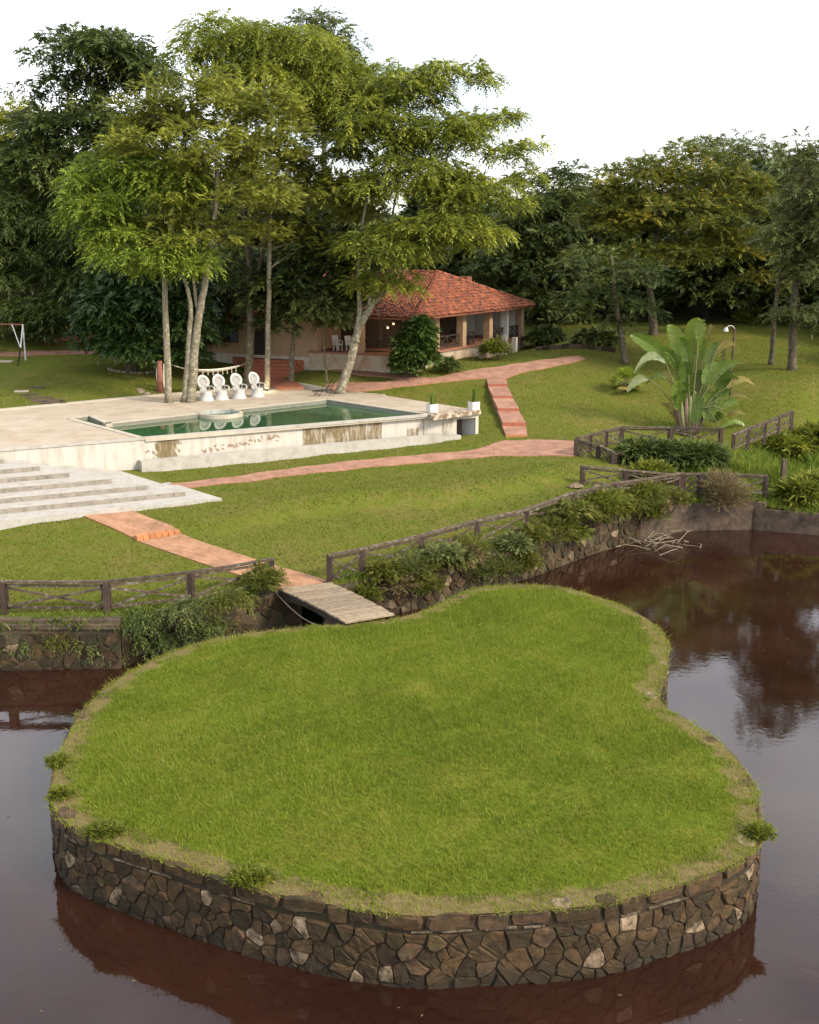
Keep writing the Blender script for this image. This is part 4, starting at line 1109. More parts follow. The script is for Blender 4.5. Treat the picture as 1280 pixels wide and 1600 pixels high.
# ---- reclining garden lounger
c = P(508, 618, ZT); lg = thing('lounge_chair', 'dark folding lounge chair at the far pool corner', 'lounger', c, math.radians(28))
L0, L1, L2 = (-.75, 0, .30), (.25, 0, .34), (.62, 0, .95)
for s_ in (-.28, .28):
    obj('side_rail', MB().tube([(L0[0], s_, L0[2]), (L1[0], s_, L1[2]), (L2[0], s_, L2[2])], .02, 6), 'dark_metal', lg, True)
    for xs in ((-.7, -.45), (-.3, -.55), (.1, .45), (.35, .15)):
        obj('leg', MB().tube([(xs[0], s_, .31), (xs[1], s_, 0)], .016, 6), 'dark_metal', lg, True)
    obj('armrest', MB().tube([(-.05, s_ * 1.05, .34), (-.02, s_ * 1.08, .56), (.42, s_ * 1.08, .60)], .018, 6), 'dark_metal', lg, True)
for i in range(13):
    u = i / 12; p = Vector(L0).lerp(Vector(L1), u * 1.8) if u < .555 else Vector(L1).lerp(Vector(L2), (u - .555) / .445)
    obj('slat', MB().box(p, (.055, .56, .016)), 'dark_metal', lg, True)

# ---- hammocks
def hammock(lab, p0, p1, sag, width):
    t_ = thing('hammock', lab, 'hammock', (p0 + p1) / 2); N, M = 18, 6; mb = MB(); d = (p1 - p0); sd = Vector((-d.y, d.x, 0)).normalized()
    def pt(u, v_): 
        e_ = math.sin(math.pi * min(1, max(0, (u - .04) / .92))) ** .6
        return p0.lerp(p1, u) + zvec(-sag * 4 * u * (1 - u) - .16 * e_ * (1 - v_ * v_)) + sd * (v_ * width * e_ * .5) 
    for i in range(N + 1):
        for j in range(M + 1): mb.v.append(tuple(pt(.08 + .84 * i / N, -1 + 2 * j / M)))
    for i in range(N):
        for j in range(M):
            q = i * (M + 1) + j; mb.f.append((q, q + 1, q + M + 2, q + M + 1))
    obj('cloth', mb, 'cloth_cream', t_, smooth=True)
    for a, b_ in ((0, .08), (1, .92)):
        for j in (-1, 0, 1): obj('cord', MB().tube([pt(a, 0), pt(b_, j)], .012, 4), 'rope', t_)
    for i in range(1, 12):
        q = pt(.1 + .8 * i / 12, -1); obj('tassel', MB().tube([q, q - zvec(.14), q - zvec(.28)], [.025, .02, .03], 5), 'cloth_cream', t_)
hammock('cream fringed hammock slung between the tree trunks', D(268, 570, 66.5), D(384, 568, 69.5), .35, .9)
hc = D(250, 571, 68.5)
t_ = thing('hammock', 'folded cream hammock hanging beside a reddish trunk stump', 'hammock', hc - zvec(1.5)); mb = MB()
pts = [hc + Vector((-.12 + .0, 0, .05)), hc + Vector((-.16, 0, -.7)), hc + Vector((0, .0, -1.45)), hc + Vector((.22, 0, -.75)), hc + Vector((.26, 0, .1))]
obj('cloth', MB().tube(catmull(pts, 6, False), [.04 + .10 * math.sin(math.pi * i / 24) for i in range(25)], 7), 'cloth_cream', t_, smooth=True)
gb = G(248, 614)
tag(obj('tree_stump', MB().tube([(gb.x, gb.y + .4, gb.z - .2), (gb.x + .03, gb.y + .4, gb.z + .9), (gb.x + .06, gb.y + .42, hc.z + .35)], [.26, .19, .15], 9), 'rust_metal', smooth=True), 'reddish bare trunk behind the folded hammock', 'tree stump')

# ---- garden uplights
def uplight(lab, p, r_=.07, power=25, col=(1, .8, .5)):
    t_ = thing('garden_light', lab, 'garden light', p)
    obj('housing', MB().lathe([(r_ * .6, 0), (r_, .04), (r_ * 1.1, .14), (r_ * .95, .14), (r_ * .9, .10)], 10, p), 'dark_metal', t_)
    b_ = MB()
    for i in range(5):
        a = math.pi * i / 8; o_ = len(b_.v)
        for k in range(8): b_.v.append((p.x + r_ * math.cos(a) * math.cos(k * .785), p.y + r_ * math.cos(a) * math.sin(k * .785), p.z + .11 + r_ * 1.3 * math.sin(a)))
        if i: b_.f += [(o_ - 8 + k, o_ - 8 + (k + 1) % 8, o_ + (k + 1) % 8, o_ + k) for k in range(8)]
    obj('bulb', b_, 'lamp_glow', t_)
    ld = bpy.data.lights.new('garden_lamp_light', 'POINT'); ld.energy = power; ld.color = col; ld.shadow_soft_size = .1
    lo = bpy.data.objects.new('garden_lamp_light', ld); lo.location = p + zvec(.35) + Vector((0, -.12, 0)); COL.objects.link(lo)
uplight('small lit garden lamp between the forked trunk and its neighbour', P(287.5, 626.5, ZT) + Vector((0, -.3, 0)), .08, 12)
uplight('lit garden lamp at the foot of the slim pale trunk', P(418.5, 610, ZT) + Vector((0, -.35, 0)), .11, 30)
fp = G(216, 580) + Vector((0, -.5, .0))
uplight('glowing garden lamp at the foot of the dense dark tree', fp, .12, 60, (1, .55, .2))
# ring of stones round the mango tree and the hammock stump
for lab, px, py, n_, R_ in (('flat edging stone around the dense dark tree', 205, 581, 9, 1.3), ('flat edging stone around the hammock stump', 262, 616, 8, 1.5)):
    c = G(px, py)
    for i in range(n_):
        a = math.pi * (1.05 + .9 * i / n_); x, y = c.x + R_ * math.cos(a) * 1.2, c.y + .6 + R_ * math.sin(a) * .9; z_ = H1(x, y)
        tag(obj('edging_stone', MB().box((x, y, z_ + .05), (.42, .26, .16), random.uniform(0, 3), .8), 'fire_stone'), lab, 'stone', lab.replace('flat edging stone', 'edging stones'))

# ---- swing set (cut by the left edge)
sb = G(38, 563); sw = thing('swing_set', 'white and rust metal swing frame cut by the left edge', 'swing', sb)
topz = sb.z + 2.35; tp = Vector((sb.x - .25, sb.y + 1.0, topz)); ax = Vector((-1, .25, 0)).normalized()
legA = [Vector((sb.x + .1, sb.y, sb.z - .1)), Vector((sb.x - .6, sb.y + 2.2, H1(sb.x - .6, sb.y + 2.2) - .1))]
obj('leg', MB().tube([legA[0], legA[0].lerp(tp, .62)], .05, 7), 'grey_metal', sw); obj('upper_leg', MB().tube([legA[0].lerp(tp, .5), tp], .05, 7), 'white_paint', sw)
q0 = G(27, 572); obj('leg', MB().tube([q0 - zvec(.1), q0 + zvec(1.15) + Vector((.15, .5, 0))], .05, 7), 'dark_metal', sw); obj('upper_leg', MB().tube([q0 + zvec(1.15) + Vector((.15, .5, 0)), tp], .05, 7), 'white_paint', sw)
obj('brace', MB().tube([q0 + zvec(1.15) + Vector((.15, .5, 0)), tp + ax * .85], .035, 6), 'white_paint', sw)
obj('crossbar', MB().tube([tp, tp + ax * 1.0, tp + ax * 4.2], .05, 7), 'rust_metal', sw)
for k in (1.6, 2.3):
    obj('chain', MB().tube([tp + ax * k, tp + ax * k - zvec(1.8)], .012, 4), 'dark_metal', sw)
obj('seat', MB().bar(tp + ax * 1.55 - zvec(1.8), tp + ax * 2.35 - zvec(1.8), .25, .04), 'wood_dark', sw)
# slabs in the grass
for i, (px, py, w_, h_) in enumerate(((34, 612, .8, .35), (40, 618, .6, .3), (52, 616, .7, .3), (62, 622, 1.4, .5), (72, 627, 1.6, .5), (84, 631, 1.5, .45), (58, 606, .9, .3), (10, 565, .9, .5), (90, 626, .8, .3))):
    c = G(px, py); tag(obj('stepping_slab', MB().box((c.x, c.y, c.z + .02), (w_, h_, .1), random.uniform(-.2, .25), .96), 'concrete_kerb' if i in (0, 7) else 'concrete_dirty'), 'grey stone slab sunk in the far left lawn', 'slab', 'slabs in the left lawn')
# posts by the far-left path
for px, py, h_, lab in ((88, 535, 2.6, 'rust-red post by the far left path, left one'), (109, 525, 2.3, 'rust-red post by the far left path, right one')):
    c = G(px, py); tag(obj('path_post', MB().tube([c - zvec(.2), c + zvec(h_)], [.10, .09], 7), 'rust_metal'), lab, 'post')

# ================================================================== HOUSE
ZF, ZG, ZE = 5.0, 3.4, 7.35
P1, P5 = D(683, 545, 74.5), D(815, 527, 88.0)
e1 = Vector((P5.x - P1.x, P5.y - P1.y, 0)); LP = e1.length; e1.normalize(); e2 = Vector((-e1.y, e1.x, 0))
Q0 = Vector((P1.x, P1.y, 0)) - e1 * (P1.x / e1.x)          # porch corner, hidden behind the big bush
sP1 = (Vector((P1.x, P1.y, 0)) - Q0).length; LE = sP1 + LP
def hp(a, b_, z): v_ = Q0 + e1 * a + e2 * b_; return Vector((v_.x, v_.y, z))
house = thing('house', 'low tan house with red clay tile hip roof and pillared porch', 'house', hp(LE / 2, 8, ZG))
def hbox(name, a0, a1, b0, b1, z0, z1, mt, parent=house, label=None):
    q = [hp(a0, b0, 0), hp(a1, b0, 0), hp(a1, b1, 0), hp(a0, b1, 0)]
    return obj(name, MB().prism([Vector((p.x, p.y, z1)) for p in q], [Vector((p.x, p.y, z0)) for p in q]), mt, parent, label=label)
BW = 20
PB = 7.5                                                  # porch stretches this far along the left side
hbox('porch_base', -.15, LE + .4, -.2, 4.2, ZG - .6, ZF - .12, 'plaster_peel')
hbox('porch_base', -.2, 4.3, 4.2, PB, ZG - .6, ZF - .12, 'plaster_peel')
hbox('porch_floor', -.25, LE + .5, -.3, 4.4, ZF - .12, ZF, 'porch_floor')
hbox('porch_floor', -.25, 4.4, 4.4, PB, ZF - .12, ZF, 'porch_floor')
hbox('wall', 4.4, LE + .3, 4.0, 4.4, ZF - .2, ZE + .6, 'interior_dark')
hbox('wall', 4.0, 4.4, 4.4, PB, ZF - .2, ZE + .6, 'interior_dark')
hbox('wall', .0, 4.4, PB, PB + .35, ZG - .6, ZE + .1, 'plaster_tan')
hbox('wall', .0, .35, PB + .35, BW, ZG - .6, ZE + .1, 'plaster_tan')
hbox('wall_skirting', -.06, -.002, PB + .0, BW, ZG - .6, ZG + 1.15, 'whitewash')
hbox('wall', .35, LE + .3, BW - .3, BW, ZG - .6, ZE + .1, 'plaster_tan')
hbox('wall', LE - .1, LE + .3, 4.4, BW - .3, ZG - .6, ZE + .1, 'plaster_tan')
# pillars: tan, the fourth one white
def px2a(px):                                            # distance along the porch front for a picture column
    d = ray(px, 540); k = d.x / d.y
    return (k * Q0.y - Q0.x) / (e1.x - k * e1.y)
pil = [0.1, px2a(683), px2a(725), px2a(766), px2a(792), px2a(815)]
for i, a in enumerate(pil):
    w_ = .30 if i != 4 else .2
    o_ = hbox('pillar', a - w_, a + w_, -.05, .45, ZF, ZE + .05, 'white_paint' if i == 4 else 'plaster_tan', label='white painted pillar' if i == 4 else None)
for b_ in (3.8, 7.2): hbox('pillar', -.05, .45, b_ - .28, b_ + .28, ZF, ZE + .05, 'plaster_tan')
hbox('beam', -.1, LE + .3, -.02, .3, ZE + .06, ZE + .32, 'wood_dark')
hbox('beam', -.02, .3, .31, PB, ZE + .06, ZE + .32, 'wood_dark')
dr = hbox('door', px2a(797), px2a(813), 3.92, 3.998, ZF, ZF + 2.2, 'white_paint', label='white double door at the porch end')
obj('door_handle', MB().box(hp(px2a(805), 3.88, ZF + 1.05), (.06, .06, .06)), 'dark_metal', dr)
hbox('side_partition', LE - .2, LE + .25, .5, 3.9, ZF, ZE, 'white_paint')
# porch balustrades with crossed braces
for a0, a1 in zip(pil, pil[1:]):
    if a1 - a0 < 1.2: continue
    p0, p1 = hp(a0 + .35, .2, ZF), hp(a1 - .35, .2, ZF)
    if a0 == pil[2]: p1 = p0.lerp(p1, .45)
    obj('porch_rail', MB().bar(p0 + zvec(.85), p1 + zvec(.85), .09, .08), 'wood_dark', house)
    obj('porch_rail', MB().bar(p0 + zvec(.12), p1 + zvec(.12), .07, .07), 'wood_dark', house)
    for u in (0, .5):
        q0_, q1_ = p0.lerp(p1, u + .02), p0.lerp(p1, u + .48)
        obj('rail_brace', MB().bar(q0_ + zvec(.14), q1_ + zvec(.82), .05, .06), 'wood_dark', house); obj('rail_brace', MB().bar(q0_ + zvec(.82) + e2 * .06, q1_ + zvec(.14) + e2 * .06, .05, .06), 'wood_dark', house)
        obj('rail_post', MB().bar(q1_, q1_ + zvec(.86), .08, .08), 'wood_dark', house)
p0, p1 = hp(.2, .8, ZF), hp(.2, 3.4, ZF)
for zz in (.12, .8): obj('porch_rail', MB().bar(p0 + zvec(zz), p1 + zvec(zz), .08, .08), 'wood_dark', house)
# windows in the long left wall
for b_ in (14.2, 17.4):
    w_ = hbox('window', -.03, .02, b_ - .8, b_ + .8, ZF + .35, ZF + 1.6, 'wood_dark')
    for s_ in (-.39, .39): hbox('pane', -.045, -.032, b_ + s_ - .34, b_ + s_ + .34, ZF + .42, ZF + 1.53, 'window_glass', w_)
d_ = hbox('door', -.05, .0, 11.2, 12.3, ZG + .9, ZG + 3.0, 'wood_dark')
# roof: plain deck under individually laid clay tiles
ov = .85
R0 = D(684, 427, 82.5); R1 = hp(10.5, 30, R0.z)
c1, c2, c3 = hp(-ov, -ov, ZE + .05), hp(LE + .45, -ov, ZE + .05), hp(LE + .45, BW + 1, ZE + .05); c4 = hp(-ov, BW + 1, ZE + .05)
R1 = Vector((R0.x, R0.y, 0)) + e2 * 14; R1.z = R0.z
roofd = MB()
for f_ in ((c1, c2, R0), (c1, R0, R1, c4), (c2, c3, R1, R0), (c4, R1, c3)):
    roofd.prism(f_, [p - zvec(.14) for p in f_])
roof = obj('roof', roofd, 'clay_old', house)
def tiles(quad_, cols_w=.24, len_=.42):
    """rows of half-round tiles on the face whose eave runs a->b and top c->d"""
    a, b_, c, d = quad_; mb = MB(); n0 = (b_ - a).cross(d - a).normalized()
    if n0.z < 0: n0 = -n0
    ncol = int((b_ - a).length / cols_w); ev = (b_ - a).normalized(); slope = (n0.cross(ev)).normalized()
    if slope.z < 0: slope = -slope
    H_ = max((c - a).dot(slope), (d - a).dot(slope)); nrow = int(H_ / (len_ * .85))
    # polygon of the face in (ev, slope)
    pol = [((p - a).dot(ev), (p - a).dot(slope)) for p in (a, b_, c, d)]
    cen = np.array([(cols_w * (i + .5), len_ * .85 * (j + .4)) for j in range(nrow + 1) for i in range(-40, ncol + 60)])
    ok = inpoly(cen, pol)
    for (x, y), k in zip(cen, ok):
        if not k: continue
        x += random.uniform(-.03, .03); y += random.uniform(-.05, .05); lift = random.uniform(.0, .035); w_ = cols_w * .54; ro = random.uniform(-.05, .05)
        base = a + ev * x + slope * y; vs = []
        for sy, wk, up_ in ((-.5, 1.0, .055 + lift), (.5, .82, .015)):
            for ang in (0, .33, .67, 1):
                t_ = math.pi * ang; vs.append(base + slope * (sy * len_) + ev * (-math.cos(t_) * w_ * wk + ro * sy * len_ * 2) + n0 * (math.sin(t_) * w_ * .62 + up_))
        mb.add(vs, [(0, 1, 5, 4), (1, 2, 6, 5), (2, 3, 7, 6), (0, 3, 2, 1)])
    return mb
tl_ = tiles((c1, c2, R0, R0)); o_ = obj('roof_tiles', tl_, 'clay_tile', house); o_['kind'] = 'stuff'
tl_ = tiles((c4, c1, R0, R1)); o_ = obj('roof_tiles', tl_, 'clay_tile', house); o_['kind'] = 'stuff'
for a, b_ in ((c1, R0), (c2, R0), (R0, R1)):
    mb = MB(); k = int((b_ - a).length / .38)
    for i in range(k):
        p, q = a.lerp(b_, i / k) + zvec(.10 + random.uniform(0, .03)), a.lerp(b_, (i + 1.15) / k) + zvec(.08); mb.tube([p, q], [.15, .12], 7)
    obj('ridge_tiles', mb, 'clay_tile', house)
chm = hbox('chimney', LE - 3.5, LE - 2.6, 3.2, 4.1, ZE + .9, ZE + 2.3, 'clay_old')
# house steps, white gate posts
stp = thing('porch_steps', 'short tan steps up to the porch between white stubs', 'steps', G(757, 578))
ga = px2a(757)
for k in range(5):
    q = [hp(ga - .7, -.3 - .32 * (5 - k), 0), hp(ga + .7, -.3 - .32 * (5 - k), 0), hp(ga + .7, -.25, 0), hp(ga - .7, -.25, 0)]
    obj('step', MB().prism([Vector((p.x, p.y, ZG + .45 + .22 * (k + 1))) for p in q], [Vector((p.x, p.y, ZG)) for p in q]), 'concrete_kerb', stp)
for s_, h_ in ((-.95, 1.2), (.95, .95)):
    c = hp(ga + s_, -2.0, 0); c.z = H1(c.x, c.y) + h_ / 2 - .1; obj('gate_post', MB().box(c, (.32, .32, h_ + .6), math.atan2(e1.y, e1.x)), 'whitewash', stp)
q = [hp(ga - 4.6, -1.9, 0), hp(ga - 1.13, -1.9, 0), hp(ga - 1.13, -1.6, 0), hp(ga - 4.6, -1.6, 0)]
obj('low_wall', MB().prism([Vector((p.x, p.y, H1(p.x, p.y) + .95)) for p in q], [Vector((p.x, p.y, ZG - .4)) for p in q]), 'plaster_peel', stp)
# porch furniture
def pchair(lab, a, b_, rz, mt):
    t_ = thing('porch_chair', lab, 'chair', hp(a, b_, ZF), rz)
    obj('seat', MB().box((0, 0, .42), (.5, .5, .07)), mt, t_, True); obj('backrest', MB().bar((-.24, 0, .45), (-.36, 0, 1.0), .5, .05, Vector((1, 0, 0))), mt, t_, True)
    for x in (-.2, .2):
        for y in (-.2, .2): obj('leg', MB().box((x, y, .2), (.05, .05, .4)), mt, t_, True)
    for y in (-.25, .25): obj('armrest', MB().bar((-.25, y, .66), (.22, y, .64), .05, .04), mt, t_, True); obj('arm_post', MB().box((.2, y, .53), (.04, .04, .22)), mt, t_, True)
pchair('white porch chair in the dark left porch opening, left one', .9, 5.9, -.9, 'white_paint')
pchair('white porch chair in the dark left porch opening, right one', .9, 4.9, -.9, 'white_paint')
pchair('dark wooden chair on the porch behind the middle pillars', px2a(742), 1.6, 1.2, 'wood_dark')
tb = thing('porch_table', 'long dark wooden table on the porch', 'table', hp(px2a(710), 1.8, ZF), math.atan2(e1.y, e1.x))
obj('tabletop', MB().box((0, 0, .74), (2.2, .9, .07)), 'wood_post', tb, True)
for x in (-.95, .95):
    for y in (-.35, .35): obj('leg', MB().box((x, y, .36), (.09, .09, .72)), 'wood_dark', tb, True)
for i, (px, py, lab) in enumerate(((606, 512, 'lit globe lamp on the left porch pillar'), (615, 506, 'lit globe lamp on the inner porch wall'))):
    p = D(px, py, 73.0 + 2.5 * i); t_ = thing('wall_lamp', lab, 'lamp', p)
    b_ = MB(); b_.lathe([(.01, -.07), (.055, -.04), (.07, 0), (.055, .04), (.01, .07)], 10, p); obj('globe', b_, 'lamp_glow', t_, smooth=True)
    obj('bracket', MB().bar(p + zvec(.1), p + zvec(.22) + e2 * .3, .03, .03), 'dark_metal', t_)
    ld = bpy.data.lights.new('porch_lamp_light', 'POINT'); ld.energy = 18; ld.color = (1, .75, .45); ld.shadow_soft_size = .12
    lo = bpy.data.objects.new('porch_lamp_light', ld); lo.location = p - e2 * .0 + Vector((0, -.25, 0)); COL.objects.link(lo)

# ---- red brick patio by the left wing
pat = thing('brick_patio', 'raised red brick patio with steps beside the left house wall', 'patio', G(470, 588))
zP = 4.35
pc = [P(467, 563.5, zP), P(520, 557, zP), P(545, 551, zP), P(340, 545, zP), P(300, 549, zP), P(395, 561, zP)]
obj('paving', MB().prism(pc, [Vector((p.x, p.y, ZG - .6)) for p in pc]), 'patio_brick', pat)
fa, fb = Vector((pc[0].x, pc[0].y, 0)), Vector((pc[1].x, pc[1].y, 0)); nn = Vector(((fb - fa).y, -(fb - fa).x, 0)).normalized()
for r_ in range(4):
    for k in range(8):
        u0, u1 = (k + (r_ % 2) * .5) / 8.5 + .004, (k + 1 + (r_ % 2) * .5) / 8.5 - .004
        p0, p1 = fa.lerp(fb, u0), fa.lerp(fb, u1); z0 = zP - .02 - .24 * (r_ + 1); q = [p0 + nn * .04, p1 + nn * .04, p1 - nn * .05, p0 - nn * .05]
        obj('brick', MB().prism([p + zvec(z0 + .225) for p in q], [p + zvec(z0) for p in q]), 'brick_face', pat)
sa, sb_ = Vector((pc[5].x, pc[5].y, 0)), Vector((pc[0].x, pc[0].y, 0)); ns = Vector(((sb_ - sa).y, -(sb_ - sa).x, 0)).normalized()
for k in range(4):
    q = [sa + ns * .36 * (k + 1), sb_ + ns * .36 * (k + 1), sb_ + ns * (.36 * k + .002), sa + ns * (.36 * k + .002)]
    obj('step', MB().prism([p + zvec(zP - .2 * (k + 1)) for p in q], [p + zvec(ZG - .5) for p in q]), 'terracotta', pat)
# pots along the wall
def pot(lab, px, py, z, h_):
    p = P(px, py, z); t_ = thing('flower_pot', lab, 'flower pot', p)
    obj('pot', MB().lathe([(.01, 0), (.17, 0), (.26, h_ * .85), (.29, h_ * .86), (.29, h_), (.24, h_), (.22, h_ * .9), (.01, h_ * .9)], 14, p), 'terracotta', t_, smooth=False)
    V, Fq, tt = leaves_ball(np.array(p) + np.array([0, 0, h_ + .22]), .34, 260, .18, .09)
    cloud('foliage', V, Fq, 'leaf_dark', tt, t_, 3)
# ================================================================== VEGETATION
def unit(a): return a / np.maximum(np.linalg.norm(a, axis=-1, keepdims=True), 1e-9)
def leaf_quads(Pp, Dd, Nn, l_, w_, bend=.25):
    """diamond leaves: base Pp, direction Dd, face normal Nn"""
    S = unit(np.cross(Dd, Nn)); n_ = len(Pp); l_ = np.broadcast_to(l_, n_)[:, None]; w_ = np.broadcast_to(w_, n_)[:, None]
    V = np.stack([Pp - S * w_ * .5, Pp + S * w_ * .5, Pp + Dd * l_ - Nn * l_ * bend], 1).reshape(-1, 3)
    return V, np.arange(3 * n_).reshape(-1, 3)
def spray_cloud(centers, radii, nspray, k, L, l_, w_, flat=.5, droop=.35, up=.15, tj=.22):
    """clumps of pinnate sprays; returns V, F, tint"""
    C = np.repeat(np.asarray(centers), nspray, 0); R = np.repeat(np.asarray(radii), nspray); n_ = len(C)
    ct = np.repeat(rng.normal(.45, .17, len(centers)), nspray)
    d = unit(rng.normal(size=(n_, 3))); d[:, 2] = np.abs(d[:, 2]) * 1.0 - .25
    d = unit(d); r = rng.uniform(.25, 1, n_) ** .6
    O = C + d * (r * R)[:, None] * np.array([1, 1, flat])
    T = d * np.array([1, 1, .5]) + rng.normal(size=(n_, 3)) * .35; T[:, 2] += up; T = unit(T)
    Nn = np.tile([0, 0, 1.0], (n_, 1)) + rng.normal(size=(n_, 3)) * .35; Nn = unit(Nn - T * (Nn * T).sum(1, keepdims=True)); B = np.cross(T, Nn)
    Ls = L * rng.uniform(.7, 1.3, n_)
    Vs, ts = [], []
    for j in range(k):
        u = (j + .6) / k; s_ = 1 if j % 2 else -1
        Pp = O + T * (Ls * u)[:, None]; Pp[:, 2] -= droop * Ls * u * u
        Dd = unit(T * .75 + B * (s_ * .85) + rng.normal(size=(n_, 3)) * .12 - np.array([0, 0, droop * .6 * u]))
        if j == k - 1: Dd = unit(T - np.array([0, 0, droop]))
        V, _ = leaf_quads(Pp, Dd, unit(Nn + rng.normal(size=(n_, 3)) * .25), l_ * rng.uniform(.75, 1.25, n_), w_ * rng.uniform(.8, 1.2, n_))
        Vs.append(V); ts.append(np.repeat(np.clip(ct + rng.normal(0, tj, n_) + .12 * (u - .5), 0, 1), 3))
    V = np.concatenate(Vs); return V, np.arange(len(V)).reshape(-1, 3), np.concatenate(ts)
def leaves_ball(c, R, n_, l_, w_, flat=.8):
    d = unit(rng.normal(size=(n_, 3))); O = np.asarray(c) + d * (rng.uniform(.2, 1, n_) ** .5 * R)[:, None] * np.array([1, 1, flat])
    Dd = unit(d + rng.normal(size=(n_, 3)) * .5); V, Fq = leaf_quads(O, Dd, unit(rng.normal(size=(n_, 3)) + np.array([0, 0, 1.2])), l_ * rng.uniform(.7, 1.3, n_), w_)
    return V, Fq, np.repeat(np.clip(rng.normal(.45, .25, n_), 0, 1), 3)

def tree(name, label, cat, trunks, lobes, nclump, crad, nspray, style, lm, bark, group=None, mind=.55, limb=True, nseg=8, dens=2.0):
    """trunks: list of (points, r0, r1); lobes: (centre, rx, ry, rz) in metres; clumps of sprays hang on branches grown out to them"""
    base = Vector(trunks[0][0][0]) if trunks else Vector(lobes[0][0])
    t_ = thing(name, label, cat, base, group=group)
    nodes, nrad = [], []
    if trunks:
        mb = MB()
        for pts, r0, r1 in trunks:
            c = catmull(pts, 5, False); n_ = len(c); rad = [r0 + (r1 - r0) * (i / (n_ - 1)) ** .8 for i in range(n_)]
            rad[0] *= 1.35
            c = [p + Vector((random.uniform(-1, 1), random.uniform(-1, 1), 0)) * rad[i] * .18 for i, p in enumerate(c)]
            mb.tube(c, rad, nseg)
            for i in range(int(n_ * .45), n_): nodes.append(np.array(c[i])); nrad.append(rad[i])
        if not limb: obj('trunk', mb, bark, t_, smooth=True)
    vol = np.array([(l_[1] * l_[2] * l_[3]) ** .75 for l_ in lobes]); vol /= vol.sum(); C = []
    tries = 0
    while len(C) < nclump and tries < nclump * 30:
        tries += 1; q = lobes[rng.choice(len(lobes), p=vol)]; d = rng.normal(size=3); d /= np.linalg.norm(d)
        if d[2] < -.35: continue
        p = np.array(q[0]) + d * rng.uniform(.35, 1) ** .5 * np.array(q[1:])
        if C and np.min(np.linalg.norm(np.array(C) - p, axis=1)) < mind * crad: continue
        C.append(p)
    C = np.array(C)
    if trunks and limb:
        order_ = np.argsort([min(np.linalg.norm(c - q) for q in nodes) for c in C])
        for i in order_:
            c = C[i]; A = np.array(nodes); dv = c - A; dist = np.linalg.norm(dv, axis=1) + np.maximum(0, A[:, 2] - c[2] + .3) * 1.6
            j = int(np.argmin(dist)); a = A[j]; dl_ = np.linalg.norm(c - a)
            m1 = a + (c - a) * .35 + np.array([0, 0, .10 * dl_]) + rng.normal(size=3) * .05 * dl_; m2 = a + (c - a) * .72 + np.array([0, 0, .06 * dl_]) + rng.normal(size=3) * .05 * dl_
            r0 = min(nrad[j] * .7, .025 + .016 * dl_); pts = [a, m1, m2, c]
            mb.tube(pts, [r0, r0 * .75, r0 * .5, r0 * .25 + .006], 5, False)
            for q, rr_ in ((m1, r0 * .75), (m2, r0 * .5), (c, r0 * .3)): nodes.append(q); nrad.append(rr_)
            for _ in range(2):
                tip = c + rng.normal(size=3) * crad * np.array([.6, .6, .25]); mb.tube([m2, (m2 + tip) / 2 + rng.normal(size=3) * .06, tip], [r0 * .3 + .006, r0 * .2 + .005, .005], 3, False)
        obj('trunk', mb, bark, t_, smooth=True)
    k, L, l_, w_, flat, droop, up = style
    V, Fq, tt = spray_cloud(C, crad * rng.uniform(.75, 1.35, len(C)), int(nspray * dens), k, L, l_, w_, flat, droop, up)
    cloud('crown', V, Fq, lm, tt, t_, 3)
    return t_
def lob(px, py, rx, ry, y, dy=None):
    s_ = px_per_m(y); return (D(px, py, y), rx / s_, dy or (rx + ry) / 2 / s_, ry / s_)
FEATH = (9, .70, .21, .10, .42, .60, .05)
OLIVE = (8, .52, .19, .10, .58, .30, .22)
BROAD = (6, .42, .27, .16, .65, .45, .1)
DENSE = (6, .48, .31, .17, .75, .5, .0)
SMALL = (8, .30, .11, .065, .70, .25, .15)
FINE = (9, .34, .09, .045, .75, .3, .3)

def gp(px, py): return G(px, py)
ya = P(264, 628, ZT).y
# pool-side group
tree('pool_tree', 'slim pale trunk left of the forked tree, bright drooping leaves', 'tree', [([P(264, 629, ZT) - zvec(.1), D(260, 520, ya), D(257, 430, ya), D(252, 330, ya + .6), D(246, 250, ya + 1)], .23, .09)],
     [lob(190, 300, 85, 45, ya + .5), lob(150, 345, 60, 45, ya), lob(225, 395, 85, 45, ya - .5), lob(255, 300, 70, 55, ya + 1), lob(180, 260, 60, 30, ya + 1.5), lob(275, 415, 55, 25, ya - 1)], 130, .75, 19, FEATH, 'leaf_bright', 'bark_pale')
tree('pool_tree', 'forked pale trunk behind the leftmost peacock chair', 'tree', [([P(296, 628, ZT) - zvec(.1), D(306, 540, ya), D(314, 480, ya), D(325, 410, ya), D(336, 330, ya + .6), D(340, 240, ya + 1)], .30, .10),
     ([P(288, 628, ZT) - zvec(.1), D(297, 520, ya), D(297, 470, ya), D(284, 420, ya), D(270, 340, ya)], .20, .06), ([D(310, 490, ya), D(302, 430, ya + .2), D(306, 380, ya + .4)], .12, .06)],
     [lob(330, 180, 120, 55, ya + 2.5), lob(300, 240, 120, 60, ya + 1), lob(350, 310, 110, 60, ya + .5), lob(240, 190, 60, 55, ya + 2), lob(310, 375, 85, 40, ya - .3), lob(420, 200, 60, 55, ya + 2)], 200, .75, 19, OLIVE, 'leaf_olive', 'bark_pale')
yc_ = gp(388, 606).y
